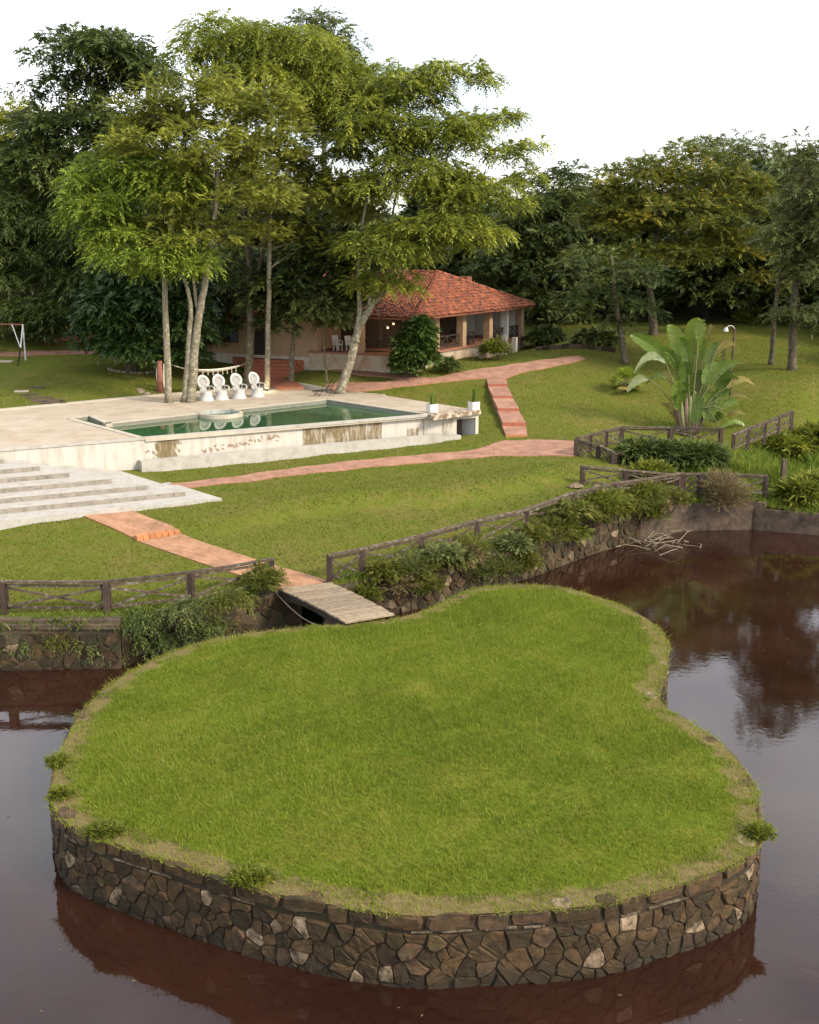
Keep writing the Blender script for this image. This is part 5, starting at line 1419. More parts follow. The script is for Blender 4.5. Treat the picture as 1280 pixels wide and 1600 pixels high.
tree('pool_tree', 'tall dark trunk behind the rightmost peacock chair', 'tree', [([gp(388, 608) - zvec(.1), D(392, 500, yc_), D(388, 400, yc_), D(382, 300, yc_ + .5), D(385, 180, yc_ + 1), D(390, 90, yc_ + 1)], .30, .08), ([D(391, 460, yc_), D(412, 390, yc_), D(426, 330, yc_), D(440, 200, yc_ + .5)], .16, .06)],
     [lob(370, 80, 85, 48, yc_ + 2), lob(455, 105, 95, 55, yc_ + 2), lob(525, 170, 80, 65, yc_ + 2), lob(330, 70, 45, 30, yc_ + 1), lob(410, 150, 90, 50, yc_ + 1), lob(570, 140, 50, 45, yc_ + 3)], 200, .85, 20, (10, .90, .22, .10, .42, .8, .0), 'leaf_feather', 'bark_brown')
yd = P(418, 609, ZT).y
tree('pool_tree', 'slim straight pale trunk with a lit lamp at its foot', 'tree', [([P(418, 609, ZT) - zvec(.1), D(419, 520, yd), D(421, 420, yd), D(422, 350, yd), D(430, 260, yd)], .20, .10)],
     [lob(430, 270, 70, 55, yd), lob(490, 330, 65, 60, yd), lob(425, 370, 60, 40, yd - .5), lob(510, 260, 65, 60, yd + 1), lob(560, 330, 40, 50, yd + 1), lob(520, 410, 40, 40, yd + 1)], 140, .75, 19, OLIVE, 'leaf_olive', 'bark_pale')
ye = P(532, 614, ZT).y
tree('pool_tree', 'leaning forked pale trunk at the far pool corner', 'tree', [([P(532, 615, ZT) - zvec(.1), D(548, 560, ye), D(560, 515, ye), D(580, 478, ye), D(606, 448, ye + .4), D(640, 395, ye + 1), D(680, 320, ye + 1), D(700, 240, ye + 1.5)], .33, .07),
     ([D(556, 535, ye), D(562, 480, ye), D(560, 430, ye), D(566, 350, ye), D(590, 240, ye + .5)], .19, .06), ([D(572, 490, ye), D(584, 450, ye), D(602, 400, ye), D(620, 300, ye + 1), D(640, 200, ye + 1)], .13, .05)],
     [lob(640, 150, 60, 40, ye + 2), lob(715, 125, 50, 28, ye + 2), lob(765, 190, 45, 25, ye + 2), lob(690, 225, 75, 40, ye + 1), lob(805, 245, 45, 24, ye + 1), lob(640, 290, 85, 50, ye), lob(745, 310, 70, 35, ye), lob(700, 365, 80, 30, ye - 1),
      lob(610, 395, 75, 40, ye - 1), lob(755, 385, 35, 14, ye - .5), lob(590, 220, 65, 60, ye + 1), lob(820, 285, 25, 18, ye + .5), lob(600, 450, 50, 22, ye - .5)], 290, .70, 18, FEATH, 'leaf_feather', 'bark_pale', mind=.8)
yf = gp(455, 596).y
tree('small_tree', 'short dark-leaved tree in front of the brick patio steps', 'tree', [([gp(455, 596) - zvec(.1), D(457, 545, yf), D(460, 500, yf), D(455, 440, yf)], .22, .08), ([D(458, 530, yf), D(475, 470, yf), D(490, 420, yf)], .10, .05)],
     [lob(455, 455, 55, 45, yf), lob(490, 410, 50, 40, yf + .5), lob(500, 480, 55, 45, yf), lob(440, 515, 35, 25, yf), lob(540, 455, 38, 50, yf + .5), lob(470, 370, 50, 35, yf + 1), lob(425, 475, 40, 40, yf + .5), lob(390, 440, 40, 40, yf + 1), lob(560, 420, 40, 30, yf + 1)], 150, .8, 18, BROAD, 'leaf_dark', 'bark_brown')
yg = gp(511, 597).y
tree('small_tree', 'thin young reddish trunk beside the patio wall', 'tree', [([gp(511, 597) - zvec(.1), D(508, 560, yg), D(505, 520, yg), D(506, 480, yg)], .09, .04)], [lob(500, 490, 40, 32, yg), lob(530, 520, 28, 24, yg), lob(520, 460, 30, 24, yg)], 26, .7, 18, BROAD, 'leaf_grey', 'bark_brown')
# dense dark tree on the left lawn
ym = gp(205, 582).y
tree('mango_tree', 'dense dark round-crowned tree with a glowing lamp at its foot', 'tree', [([gp(205, 582) - zvec(.1), D(206, 545, ym), D(215, 500, ym)], .45, .3)],
     [lob(220, 490, 85, 60, ym), lob(170, 505, 40, 55, ym), lob(285, 510, 55, 50, ym), lob(205, 548, 55, 24, ym - 1), lob(240, 440, 80, 40, ym + 1), lob(290, 560, 30, 24, ym), lob(163, 540, 20, 18, ym - .5)], 150, 1.0, 26, DENSE, 'leaf_mango', 'bark_dark', mind=.5)
# left dark trees
tree('tall_tree', 'tall dark tree with a feathery top on the left', 'tree', [([D(195, 560, 84), D(190, 420, 84), D(170, 260, 84), D(150, 110, 84)], .5, .1)],
     [lob(150, 95, 90, 40, 84), lob(95, 150, 55, 35, 84), lob(200, 130, 60, 45, 84), lob(120, 210, 80, 50, 84), lob(190, 230, 60, 50, 83), lob(60, 280, 70, 55, 83), lob(130, 310, 70, 50, 83)], 170, 1.1, 20, (8, .9, .34, .15, .45, .5, .05), 'leaf_dark', 'bark_dark')
tree('tall_tree', 'dark drooping tree at the left edge of the picture', 'tree', [([D(60, 545, 82), D(62, 420, 82), D(66, 300, 82)], .4, .1), ([D(118, 540, 83), D(116, 440, 83), D(112, 360, 83)], .3, .1)],
     [lob(30, 350, 60, 55, 82), lob(100, 380, 70, 50, 82), lob(40, 430, 60, 50, 81), lob(130, 440, 60, 45, 81), lob(70, 490, 60, 28, 80), lob(-20, 400, 60, 80, 82), lob(160, 390, 40, 40, 82), lob(20, 505, 35, 22, 80)], 150, 1.15, 22, (8, .8, .34, .11, .5, .6, 0), 'leaf_dark', 'bark_dark')
tree('tall_tree', 'pale olive tree far behind at the left edge', 'tree', [([D(15, 520, 120), D(15, 350, 120), D(12, 220, 120)], .4, .1)], [lob(5, 215, 45, 40, 120), lob(40, 190, 25, 28, 121), lob(20, 280, 60, 50, 120), lob(55, 240, 30, 40, 119), lob(-30, 260, 40, 60, 120)], 70, 1.7, 22, (7, 1.0, .42, .15, .5, .3, .2), 'leaf_olive', 'bark_brown')
tree('tall_tree', 'grey-green tree top rising behind the central crowns', 'tree', [([D(505, 420, 118), D(506, 250, 118), D(508, 60, 118)], .5, .12)], [lob(500, 42, 32, 22, 118), lob(535, 72, 32, 22, 118), lob(460, 62, 25, 14, 118), lob(500, 95, 60, 25, 118), lob(520, 150, 60, 60, 118)], 60, 1.5, 20, (6, .8, .42, .16, .6, .4, 0), 'leaf_grey', 'bark_brown')
tree('tall_tree', 'broad green tree standing behind the pool trees', 'tree', [([D(300, 540, 98), D(300, 400, 98), D(310, 220, 98)], .5, .12)], [lob(260, 330, 100, 70, 98), lob(400, 350, 100, 70, 98), lob(350, 430, 120, 60, 97), lob(520, 340, 80, 70, 99), lob(300, 240, 60, 40, 98)], 130, 1.5, 22, (7, .9, .42, .15, .5, .4, .1), 'leaf_dark', 'bark_dark')
# right side trees
tree('tall_tree', 'dark tree right behind the red roof', 'tree', [([D(850, 545, 100), D(852, 440, 100), D(860, 320, 100)], .5, .12)], [lob(870, 310, 60, 45, 100), lob(850, 370, 75, 55, 99), lob(910, 350, 50, 60, 101), lob(810, 420, 60, 50, 98), lob(890, 440, 70, 50, 98), lob(770, 440, 50, 35, 100), lob(840, 480, 60, 30, 97)], 170, 1.2, 25, (7, .7, .36, .13, .6, .45, .1), 'leaf_dark', 'bark_dark', mind=.5)
y_y = gp(1022, 523).y
tree('flowering_tree', 'broad umbrella tree with yellow blossoms on the right', 'tree', [([gp(1022, 523) - zvec(.2), D(1018, 470, y_y), D(1014, 420, y_y), D(1030, 360, y_y), D(1045, 300, y_y)], .36, .1), ([D(1016, 440, y_y), D(980, 400, y_y - 1), D(930, 370, y_y - 1)], .15, .05), ([D(1018, 430, y_y), D(1080, 390, y_y - 1), D(1150, 370, y_y)], .16, .05)],
     [lob(1000, 300, 75, 45, y_y), lob(1075, 270, 85, 40, y_y + 1), lob(1140, 320, 70, 50, y_y), lob(1050, 350, 110, 45, y_y - 2), lob(955, 345, 50, 45, y_y), lob(1130, 395, 85, 35, y_y - 2), lob(950, 410, 60, 30, y_y - 2), lob(1190, 390, 35, 40, y_y), lob(1040, 410, 90, 30, y_y - 3), lob(1190, 445, 40, 16, y_y - 1)], 300, .9, 15, (7, .65, .26, .12, .45, .3, .2), 'leaf_yellow', 'bark_brown')
y2_ = gp(977, 566).y
tree('garden_tree', 'slender grey trunk on the lawn behind the small fan palm', 'tree', [([gp(977, 567) - zvec(.1), D(970, 520, y2_), D(962, 470, y2_), D(955, 400, y2_)], .27, .1)], [lob(930, 470, 55, 35, y2_), lob(985, 440, 60, 35, y2_), lob(1000, 490, 38, 22, y2_), lob(920, 420, 50, 35, y2_ + 1), lob(890, 500, 30, 25, y2_), lob(960, 510, 25, 18, y2_)], 60, .75, 11, (7, .6, .22, .10, .5, .35, .1), 'leaf_dark', 'bark_brown', mind=1.0)
tree('tall_tree', 'grey-green tree rising behind the yellow-blossomed crown', 'tree', [([D(1130, 540, 110), D(1132, 400, 110), D(1140, 260, 110)], .4, .1), ([D(1165, 540, 109), D(1168, 420, 109), D(1175, 300, 109)], .3, .1)], [lob(1110, 245, 50, 28, 110), lob(1170, 248, 55, 28, 110), lob(1205, 290, 45, 40, 110), lob(1140, 300, 70, 50, 111), lob(1190, 360, 55, 50, 110)], 100, 1.5, 20, (7, .8, .36, .12, .5, .4, .1), 'leaf_grey', 'bark_dark')
yr = gp(1240, 578).y
tree('tall_tree', 'tall grey-green trees cut by the right edge', 'tree', [([gp(1238, 578) - zvec(.2), D(1240, 480, yr), D(1250, 380, yr), D(1258, 280, yr)], .3, .1), ([gp(1206, 570) - zvec(.2), D(1212, 480, yr + 2), D(1225, 380, yr + 2)], .2, .08)],
     [lob(1265, 255, 35, 35, yr), lob(1275, 320, 45, 45, yr), lob(1240, 380, 38, 45, yr), lob(1275, 430, 40, 50, yr - 1), lob(1255, 500, 40, 28, yr - 1), lob(1300, 370, 50, 90, yr)], 105, 1.05, 20, (7, .6, .28, .10, .55, .5, .05), 'leaf_grey', 'bark_brown', mind=.7)
# dark wood closing the view: a row of bushy trees, copies of two
bg_group = 'dark wood behind the garden'
def bushy(lab, y0, x0, h_, lm):
    return tree('wood_tree', lab, 'tree', [([(x0, y0, H1(x0, y0) - .3), (x0, y0, H1(x0, y0) + h_ * .7)], .3, .1)], [(Vector((x0, y0, H1(x0, y0) + h_ * .30)), h_ * .45, h_ * .4, h_ * .28), (Vector((x0 + 1, y0, H1(x0, y0) + h_ * .65)), h_ * .38, h_ * .35, h_ * .3)], 110, 1.5, 24, (6, .8, .62, .40, .6, .4, .1), lm, 'bark_dark', bg_group, .45, False, 8, 1.3)
lw = 'bushy dark tree in the wood closing the view behind the garden'
b1 = bushy(lw, 118, -52, 11, 'leaf_dark'); b2 = bushy(lw, 116, 14, 10, 'leaf_dark'); b3 = bushy(lw, 104, 31, 8, 'leaf_dark')
for i, (x, y, s_, src) in enumerate(((-44, 122, 1.1, b1), (-36, 118, 1.0, b2), (-27, 121, 1.1, b1), (-18, 117, 1.0, b2), (-9, 120, 1.0, b1), (4, 119, 1.0, b1), (24, 121, 1.1, b1), (34, 117, 1.05, b2), (44, 119, 1.1, b1), (22, 106, .9, b3), (39, 103, 1.0, b3), (47, 108, 1.1, b3), (-60, 114, 1.1, b2), (54, 116, 1.1, b2),
                                     (-31, 100, .8, b3), (-40, 98, .85, b3), (-24, 104, .8, b2), (28, 98, .7, b3), (36, 95, .75, b3), (43, 93, .8, b3),
        (-66, 108, 1.1, b1), (-55, 104, 1.0, b2), (-47, 106, 1.0, b1), (-34, 108, 1.0, b2), (-15, 107, .9, b1), (-5, 108, .9, b2), (8, 107, .85, b1), (17, 101, .85, b2), (20, 97, .8, b3), (25, 94, .85, b1), (31, 92, .85, b2), (37, 90, .85, b3), (42, 88, .9, b1), (48, 90, .9, b2), (33, 99, 1.1, b1), (41, 97, 1.15, b2), (50, 98, 1.1, b1), (24, 100, 1.0, b2), (14, 98, .7, b3), (56, 92, 1.0, b1), (40, 78, 1.0, b2), (46, 82, 1.1, b1), (38, 70, .9, b2), (45, 66, 1.0, b1), (52, 74, 1.15, b2), (36, 84, .8, b1))):  # the last ones stand unseen off the right edge, added to shade the lawn
    c = copy_tree(src); z0 = H1(src.location.x, src.location.y)
    c.location = (x, y, H1(x, y) - .3 * s_); c.rotation_euler = (0, 0, random.uniform(0, 6.28)); c.scale = (s_, s_, s_ * random.uniform(.85, 1.1))

# ---- shrubs
def shrub(label, px, py, rx, ry, y, n_, lm, style=SMALL, name='shrub', crad=.45, nspray=16, cat='shrub', lobes=None, group=None):
    ls = lobes or [lob(px, py, rx, ry, y)]
    base = ls[0][0]; bz = H1(base.x, base.y); t_ = None
    st = [([Vector((base.x, base.y, min(bz, base.z) - .2)), base + Vector((.1, 0, 0))], .05, .02), ([Vector((base.x + .1, base.y, min(bz, base.z) - .2)), base + Vector((.3, .1, .1))], .04, .02)]
    if name in ('weed', 'vine', 'dry_shrub', 'bank_weed'): st = []
    return tree(name, label, cat, st, ls, n_, crad, nspray, style, lm, 'bark_brown', group, .4, False, 5, 2.2)
yb_ = gp(640, 588).y - .3
shrub('large glossy bush hiding the porch corner', 0, 0, 0, 0, 0, 75, 'leaf_bush', BROAD, crad=.55, nspray=17, lobes=[lob(648, 550, 20, 26, yb_), lob(656, 518, 13, 18, yb_), lob(634, 570, 14, 10, yb_ - .2), lob(664, 562, 9, 14, yb_)])
shrub('round shrub beside the porch steps on the right', 775, 548, 18, 14, gp(775, 566).y + 1, 26, 'leaf_shrub', SMALL)
shrub('low plant against the peeling porch base', 700, 572, 12, 8, gp(700, 580).y - .3, 14, 'leaf_dark', SMALL)
shrub('dark undergrowth below the left house wall', 0, 0, 0, 0, 0, 60, 'leaf_dark', BROAD, crad=.8, nspray=18, lobes=[lob(345, 480, 40, 50, 78), lob(385, 440, 50, 40, 79), lob(325, 530, 20, 24, 77), lob(430, 430, 40, 40, 79), lob(365, 510, 30, 26, 76)])
shrub('dark bush at the far left path', 70, 515, 26, 24, 80, 26, 'leaf_dark', BROAD, crad=.7)
shrub('dark foliage at the left edge behind the swing', 10, 500, 45, 28, 82, 36, 'leaf_dark', BROAD, crad=.8)
shrub('yellow-green bush deep in the right wood', 1175, 510, 26, 34, 92, 34, 'leaf_bright', SMALL, crad=.8)
shrub('yellowish bush between the trunks on the right', 1195, 460, 26, 26, 93, 26, 'leaf_olive', SMALL, crad=.8)
# shrubs along the right bank
WISP = (8, .46, .085, .036, .8, .35, .5)
BKX, BKY = [515, 660, 745, 822, 930, 1050], [P(515, 915, 0).y, P(660, 890, 0).y, P(745, 868, 0).y, P(822, 850, 0).y, P(930, 806, .2).y, P(1050, 790, -.1).y]
BKP = [915, 890, 868, 850, 806, 790]
for i in range(34):
    px = 565 + 475 * (i + random.uniform(-.4, .4)) / 33; by = float(np.interp(px, BKX, BKY)); pyb = float(np.interp(px, BKX, BKP)); k = random.random()
    big = .55 + .6 * (px > 830) * random.random() + .35 * random.random() - .25 * (px < 620)
    low = k < .45
    r_ = 24 * big; py = pyb + (random.uniform(8, 34) if low else random.uniform(-20, 2) * big)
    shrub('scruffy weed clump trailing over the right pond bank', 0, 0, 0, 0, 0, int(9 + r_ * .55), random.choice(['leaf_shrub', 'leaf_weed', 'leaf_weed', 'leaf_weed', 'leaf_dry', 'leaf_grey']), random.choice([WISP, FINE, FINE, SMALL]), name='bank_weed', cat='weed', crad=.28 if low else .32, nspray=8, group='weeds along the right pond bank',
          lobes=[lob(px, py, r_ * random.uniform(.8, 1.4), r_ * random.uniform(.4, .7), by - (.30 if low else .05))])
shrub('feathery bright shrub reaching over the fence rail near the bend', 940, 792, 36, 20, float(np.interp(940, BKX, BKY)), 40, 'leaf_shrub', FINE, crad=.42, nspray=16)
shrub('dense green shrub near the pond corner', 1000, 785, 34, 22, float(np.interp(1000, BKX, BKY)), 44, 'leaf_weed', FINE, crad=.42, nspray=16)
shrub('green shrub at the left end of the wooden bridge', 408, 908, 26, 18, P(408, 925, 0).y - .1, 22, 'leaf_weed', FINE, crad=.26, nspray=10)
for px, py, rx, ry, lab, lm in ((225, 968, 34, 20, 'trailing vine on the bank next to the concrete ledge', 'leaf_dark'), (290, 955, 40, 22, 'trailing vine on the bank below the third left post', 'leaf_grey'), (350, 940, 38, 20, 'trailing vine on the bank left of the bridge shrub', 'leaf_weed'), (240, 1000, 28, 18, 'dark weeds low on the bank left of the bridge', 'leaf_dark'),
                                (130, 1005, 52, 18, 'dark trailing weeds on the left pond wall', 'leaf_grey'), (50, 1000, 40, 16, 'dark trailing weeds at the left edge of the pond wall', 'leaf_dark'), (95, 990, 40, 12, 'sparse weeds rooted under the concrete ledge', 'leaf_weed'), (170, 1018, 18, 10, 'small weeds at the waterline of the left pond wall', 'leaf_grey'), (330, 980, 40, 18, 'dark roots and weeds on the shaded bank', 'leaf_dark')):
    shrub(lab, px, py, rx, ry * .7, P(px, 962, 0).y - (.2 if py < 990 else .35), 15 if rx > 30 else 10, lm, (7, .30, .10, .045, .8, .8, -.2), crad=.22, nspray=10, name='vine', cat='vine')
shrub('dry tan shrub hanging over the concrete pond corner', 0, 0, 0, 0, 0, 40, 'leaf_dry', (6, .5, .12, .03, .7, .1, .5), name='dry_shrub', crad=.45, nspray=20, lobes=[lob(1138, 785, 22, 22, P(1138, 787, -.15).y - .1), lob(1128, 765, 14, 14, P(1138, 787, -.15).y)])
# driftwood heap at the pond corner
dw = thing('driftwood', 'tangle of dead pale branches lying in the pond corner', 'driftwood', P(1030, 850, WATER_Z))
for i in range(42):
    c = P(random.gauss(1020, 32), random.gauss(846, 9), WATER_Z + .05); a = random.uniform(0, 6.28); L_ = random.uniform(.5, 1.6); up_ = random.uniform(-.05, .45)
    p1 = c + Vector((math.cos(a) * L_ * .5, math.sin(a) * L_ * .5, up_ * .6 + random.uniform(-.1, .2))); p2 = c + Vector((math.cos(a + .3) * L_, math.sin(a + .3) * L_, up_))
    obj('branch', MB().tube([c, p1, p2], [.028, .02, .008], 5), 'branch_dry', dw)
# weeds on the island rim
for px, py, r_, lab in ((395, 1374, 30, 'bright weeds over the front left rim of the island'), (165, 1302, 24, 'grassy weed on the left front rim of the island'), (90, 1195, 10, 'leafy weed on the far left rim of the island'), (96, 1245, 9, 'small weed on the left rim of the island'),
                        (1187, 1305, 14, 'weed hanging from the right rim of the island')):
    p = P(px, py, -.02); s_ = px_per_m(p.y); shrub(lab, 0, 0, 0, 0, 0, int(8 + r_ * 1.2), 'leaf_shrub', (5, .13, .075, .035, .7, .2, .4), name='weed', cat='weed', crad=.10, nspray=7, lobes=[(p + Vector((0, 0, .03 if py != 1464 else -.35)), r_ / s_, .16, .09)])

# ---- small fan palm
c = gp(978, 611); fpm = thing('fan_palm', 'small fan palm on the right lawn', 'palm', c)
obj('trunk', MB().tube([c - zvec(.1), c + zvec(.2), c + zvec(.5)], [.14, .13, .10], 8), 'bark_dark', fpm, smooth=True)
for i in range(30):
    a = 2 * math.pi * i / 30 * 3.1; el = -.25 + 1.6 * ((i * 7) % 30) / 30; d = Vector((math.cos(a) * math.cos(el), math.sin(a) * math.cos(el), math.sin(el))); st_ = c + zvec(.45); ln = random.uniform(.45, .8); tip = st_ + d * ln
    sd = d.cross(UP).normalized() if abs(d.z) < .98 else Vector((1, 0, 0)); nn = sd.cross(d).normalized(); V, tt = [], []; tn_ = random.uniform(.2, 1)
    for k in range(11):
        b_ = math.radians(-80 + 16 * k); dd = d * math.cos(b_) + sd * math.sin(b_); w_ = (d * -math.sin(b_) + sd * math.cos(b_)) * .06; L_ = .62 * (1 - .25 * abs(k - 5) / 5)
        V += [tip, tip + dd * L_ * .5 + w_ + nn * .02, tip + dd * L_ - zvec(.12), tip + dd * L_ * .5 - w_ + nn * .02]; tt += [tn_] * 4
    o_ = cloud('frond', np.array([tuple(v_) for v_ in V]), np.arange(len(V)).reshape(-1, 4), 'leaf_paddle_old' if el < 0 else 'leaf_bright', tt, fpm)
    obj('stalk', MB().tube([st_, tip], [.018, .012], 5), 'palm_stalk', o_)

# ---- large traveller-type palm behind the fence
c = gp(1083, 690) + Vector((0, .9, 0)); c.z = H1(c.x, c.y); yp = c.y
tp_ = thing('paddle_palm', 'big banana-like palm with torn paddle leaves behind the fence', 'palm', c)
for i in range(13):
    a = -1 + 2 * i / 12; x0 = c.x + a * .75 + random.uniform(-.1, .1); y0 = c.y + random.uniform(-.35, .35); h_ = random.uniform(1.7, 2.6)
    mb = MB(); mb.tube([(x0 * .6 + c.x * .4, y0, c.z - .1), (x0, y0, c.z + h_ * .5), (x0 + a * .18, y0, c.z + h_)], [.16, .15, .07], 7)
    obj('stem', mb, random.choice(['palm_base', 'palm_base', 'palm_stalk', 'bark_brown']), tp_, smooth=True)
PL = [((1050, 566), (1001, 520), 28, 0, 0), ((1040, 566), (982, 563), 17, 2, 0), ((1012, 592), (984, 601), 16, 2, 0), ((1040, 588), (1008, 590), 10, 0, .9), ((1064, 562), (1056, 500), 30, 0, .2), ((1086, 556), (1082, 488), 36, 0, .1), ((1103, 540), (1122, 500), 11, 1, .9),
      ((1118, 552), (1161, 528), 15, 1, .3), ((1074, 622), (1060, 543), 36, 0, .3), ((1098, 618), (1090, 572), 32, 0, .2), ((1110, 585), (1107, 550), 18, 1, .5), ((1126, 602), (1136, 558), 28, 0, .0), ((1118, 626), (1163, 572), 26, 0, .2), ((1136, 606), (1175, 588), 15, 1, .5),
      ((1138, 622), (1167, 614), 11, 1, .3), ((1125, 668), (1187, 660), 13, 0, .9), ((1102, 655), (1118, 604), 28, 0, .2), ((1088, 662), (1084, 610), 32, 0, .1), ((1060, 640), (1050, 585), 24, 0, .4), ((1130, 570), (1128, 530), 12, 1, .7), ((1055, 610), (1046, 640), 10, 1, .8), ((1120, 640), (1140, 590), 22, 0, .3), ((1095, 560), (1100, 515), 24, 0, .3), ((1072, 600), (1070, 560), 26, 0, .3), ((1060, 580), (1030, 535), 20, 0, .5), ((1110, 600), (1150, 552), 20, 0, .5), ((1130, 640), (1158, 622), 16, 0, .6), ((1118, 610), (1126, 580), 20, 0, .4), ((1060, 660), (1040, 620), 16, 1, .7), ((1092, 530), (1098, 496), 22, 0, .5), ((1128, 590), (1160, 556), 14, 1, .7), ((1080, 640), (1074, 590), 26, 0, .4), ((1100, 600), (1112, 560), 22, 0, .4), ((1068, 650), (1056, 600), 24, 0, .4), ((1108, 660), (1128, 622), 20, 0, .5), ((1076, 575), (1068, 520), 26, 0, .4), ((1104, 575), (1116, 528), 20, 0, .5), ((1128, 615), (1150, 590), 18, 0, .5), ((1136, 650), (1160, 640), 12, 1, .8), ((1052, 600), (1030, 575), 14, 1, .7), ((1115, 660), (1135, 640), 16, 0, .5)]
for i, (s_, e_, w_, kind, torn) in enumerate(PL):
    yy = yp + random.uniform(-.8, .5) * (1 if i % 3 else .5); a, b_ = D(*s_, yy), D(*e_, yy - random.uniform(-.3, .5)); ax_ = (b_ - a); L_ = ax_.length; d = ax_.normalized()
    wm = w_ / px_per_m(yp) * .9
    droop_ = (.50 * abs(d.x) + .10) * L_ if i not in (0,) else .12
    view = (Vector((0, 0, CAM_H)) - a).normalized(); nn = (view + Vector((random.uniform(-.5, .5), 0, random.uniform(-.1, .5)))).normalized(); sd = d.cross(nn).normalized(); nn = sd.cross(d).normalized()
    NS = 16; V, Fq, tt = [], [], []; tb_ = random.uniform(.1, .8)
    lean_ = Vector((random.uniform(-.28, .28), random.uniform(-.25, .15), 0)) * L_
    def mid(u): return a + ax_ * u + lean_ * (u * u) + zvec(droop_ * (4 * u * (1 - u) * .35 - u * u * .6))
    for side in (-1, 1):
        shift = 0
        for k in range(NS):
            u0, u1 = k / NS, (k + 1) / NS
            gap = random.random() < .4 + torn * .5
            if gap: shift = random.uniform(-.02, .03)
            u1g = u1 - (.35 if gap else 0) / NS
            def wid(u): return wm * min(1, (math.sin(math.pi * min(1, u * .92 + .06)) ** .55)) * random.uniform(.88, 1.04) * (1 - torn * .25 * random.random())
            m0, m1 = mid(u0), mid(u1); o0 = m0 + sd * side * wid(u0) * .5 + nn * (.10 * wm) - zvec(torn * .12 * random.random()) + d * .05; o1 = mid(u1g) + sd * side * wid(u1g) * .5 + nn * (.10 * wm) - zvec(torn * .12 * random.random()) + d * .05
            n0 = len(V); V += [tuple(m0), tuple(m1), tuple(o1), tuple(o0)]; Fq.append((n0, n0 + 1, n0 + 2, n0 + 3)); tt += [min(1, max(0, tb_ + random.uniform(-.12, .12)))] * 4
    lf = cloud('leaf', np.array(V), np.array(Fq), ('leaf_paddle', 'leaf_paddle_old', 'leaf_paddle_pale')[kind], tt, tp_)
    root = Vector((c.x + (a.x - c.x) * .35, c.y + (a.y - c.y) * .4, c.z + 1.5)); mb = MB(); mb.tube([root, root.lerp(a, .6) + zvec(.15 * abs(a.x - root.x)), a, mid(.5), mid(1)], [.045, .035, .028, .02, .006], 5)
    obj('stalk', mb, 'palm_stalk', lf)

# ---- lamp post behind the palm
c = D(1142, 600, 66); c.z = H1(c.x, c.y); tz = D(1143, 513, 66).z; lp = thing('lamp_post', 'white garden lamp post with a curved arm behind the palm', 'lamp post', c)
obj('pole', MB().tube([c - zvec(.2), Vector((c.x, c.y, tz - .2)), Vector((c.x, c.y, tz))], [.07, .06, .10], 8), 'concrete_dirty', lp)
obj('arm', MB().tube(catmull([Vector((c.x, c.y, tz - .05)), Vector((c.x - .1, c.y, tz + .12)), Vector((c.x - .35, c.y, tz + .14)), Vector((c.x - .48, c.y, tz))], 4, False), .025, 6), 'grey_metal', lp)
obj('lamp_head', MB().lathe([(.02, .12), (.10, .08), (.15, -.06), (.16, -.12), (.02, -.12)], 12, (c.x - .5, c.y, tz - .06)), 'grey_metal', lp)

pot('terracotta pot at the house wall behind the slim pale trunk', 436, 551.5, zP, .55)
pot('terracotta pot at the house wall right of the patio door', 488, 553, zP, .6)
pot('small terracotta pot with a tall plant near the porch wall', 521, 555, zP, .45)

# ---- far tan outbuilding and terraces on the right
ob = D(862, 505, 104); ob.z = H1(ob.x, ob.y); fb_ = thing('outbuilding', 'tan outbuilding half hidden in the dark trees on the right', 'building', ob)
obj('wall', MB().box(ob + zvec(1.4), (5.5, 4, 3.6), .3), 'plaster_tan', fb_); obj('lower_band', MB().box(ob + zvec(.3), (5.6, 4.1, 1.4), .3), 'terracotta', fb_)
rb_ = MB().box(ob + zvec(3.5), (6.4, 5, .7), .3, .55); obj('roof', rb_, 'clay_old', fb_)
obj('door', MB().box(ob + Vector((1.0, -1.9, 1.2)), (.95, .3, 2.2), .3), 'wood_dark', fb_)
for i, (px0, py0, px1, py1, lab) in enumerate(((838, 548, 962, 550, 'low stone terrace edge under the dark trees'),)):
    a, b_ = gp(px0, py0), gp(px1, py1); pts = [a.lerp(b_, k / 12) for k in range(13)]; mb = MB()
    t_ = thing('terrace_edge', lab, 'stone edging', a)
    for k in range(12):
        p, q = pts[k], pts[k + 1]; p = Vector((p.x, p.y, H1(p.x, p.y) + .12)); q = Vector((q.x, q.y, H1(q.x, q.y) + .12)); obj('stone', MB().bar(p.lerp(q, .02), p.lerp(q, .97), .35, .26 + random.uniform(0, .14)), random.choice(['stone_brown', 'stone_dark', 'concrete_dirty']), t_)
shrub('added dark low shrub standing in for the shade under the trees, left one', 850, 528, 26, 12, gp(850, 540).y + .5, 24, 'leaf_dark', BROAD, crad=.5)  # these dark shrubs are added to stand for shade under the trees
shrub('added dark low shrub standing in for the shade under the trees, right one', 935, 530, 30, 12, gp(935, 540).y + .5, 24, 'leaf_dark', BROAD, crad=.5)

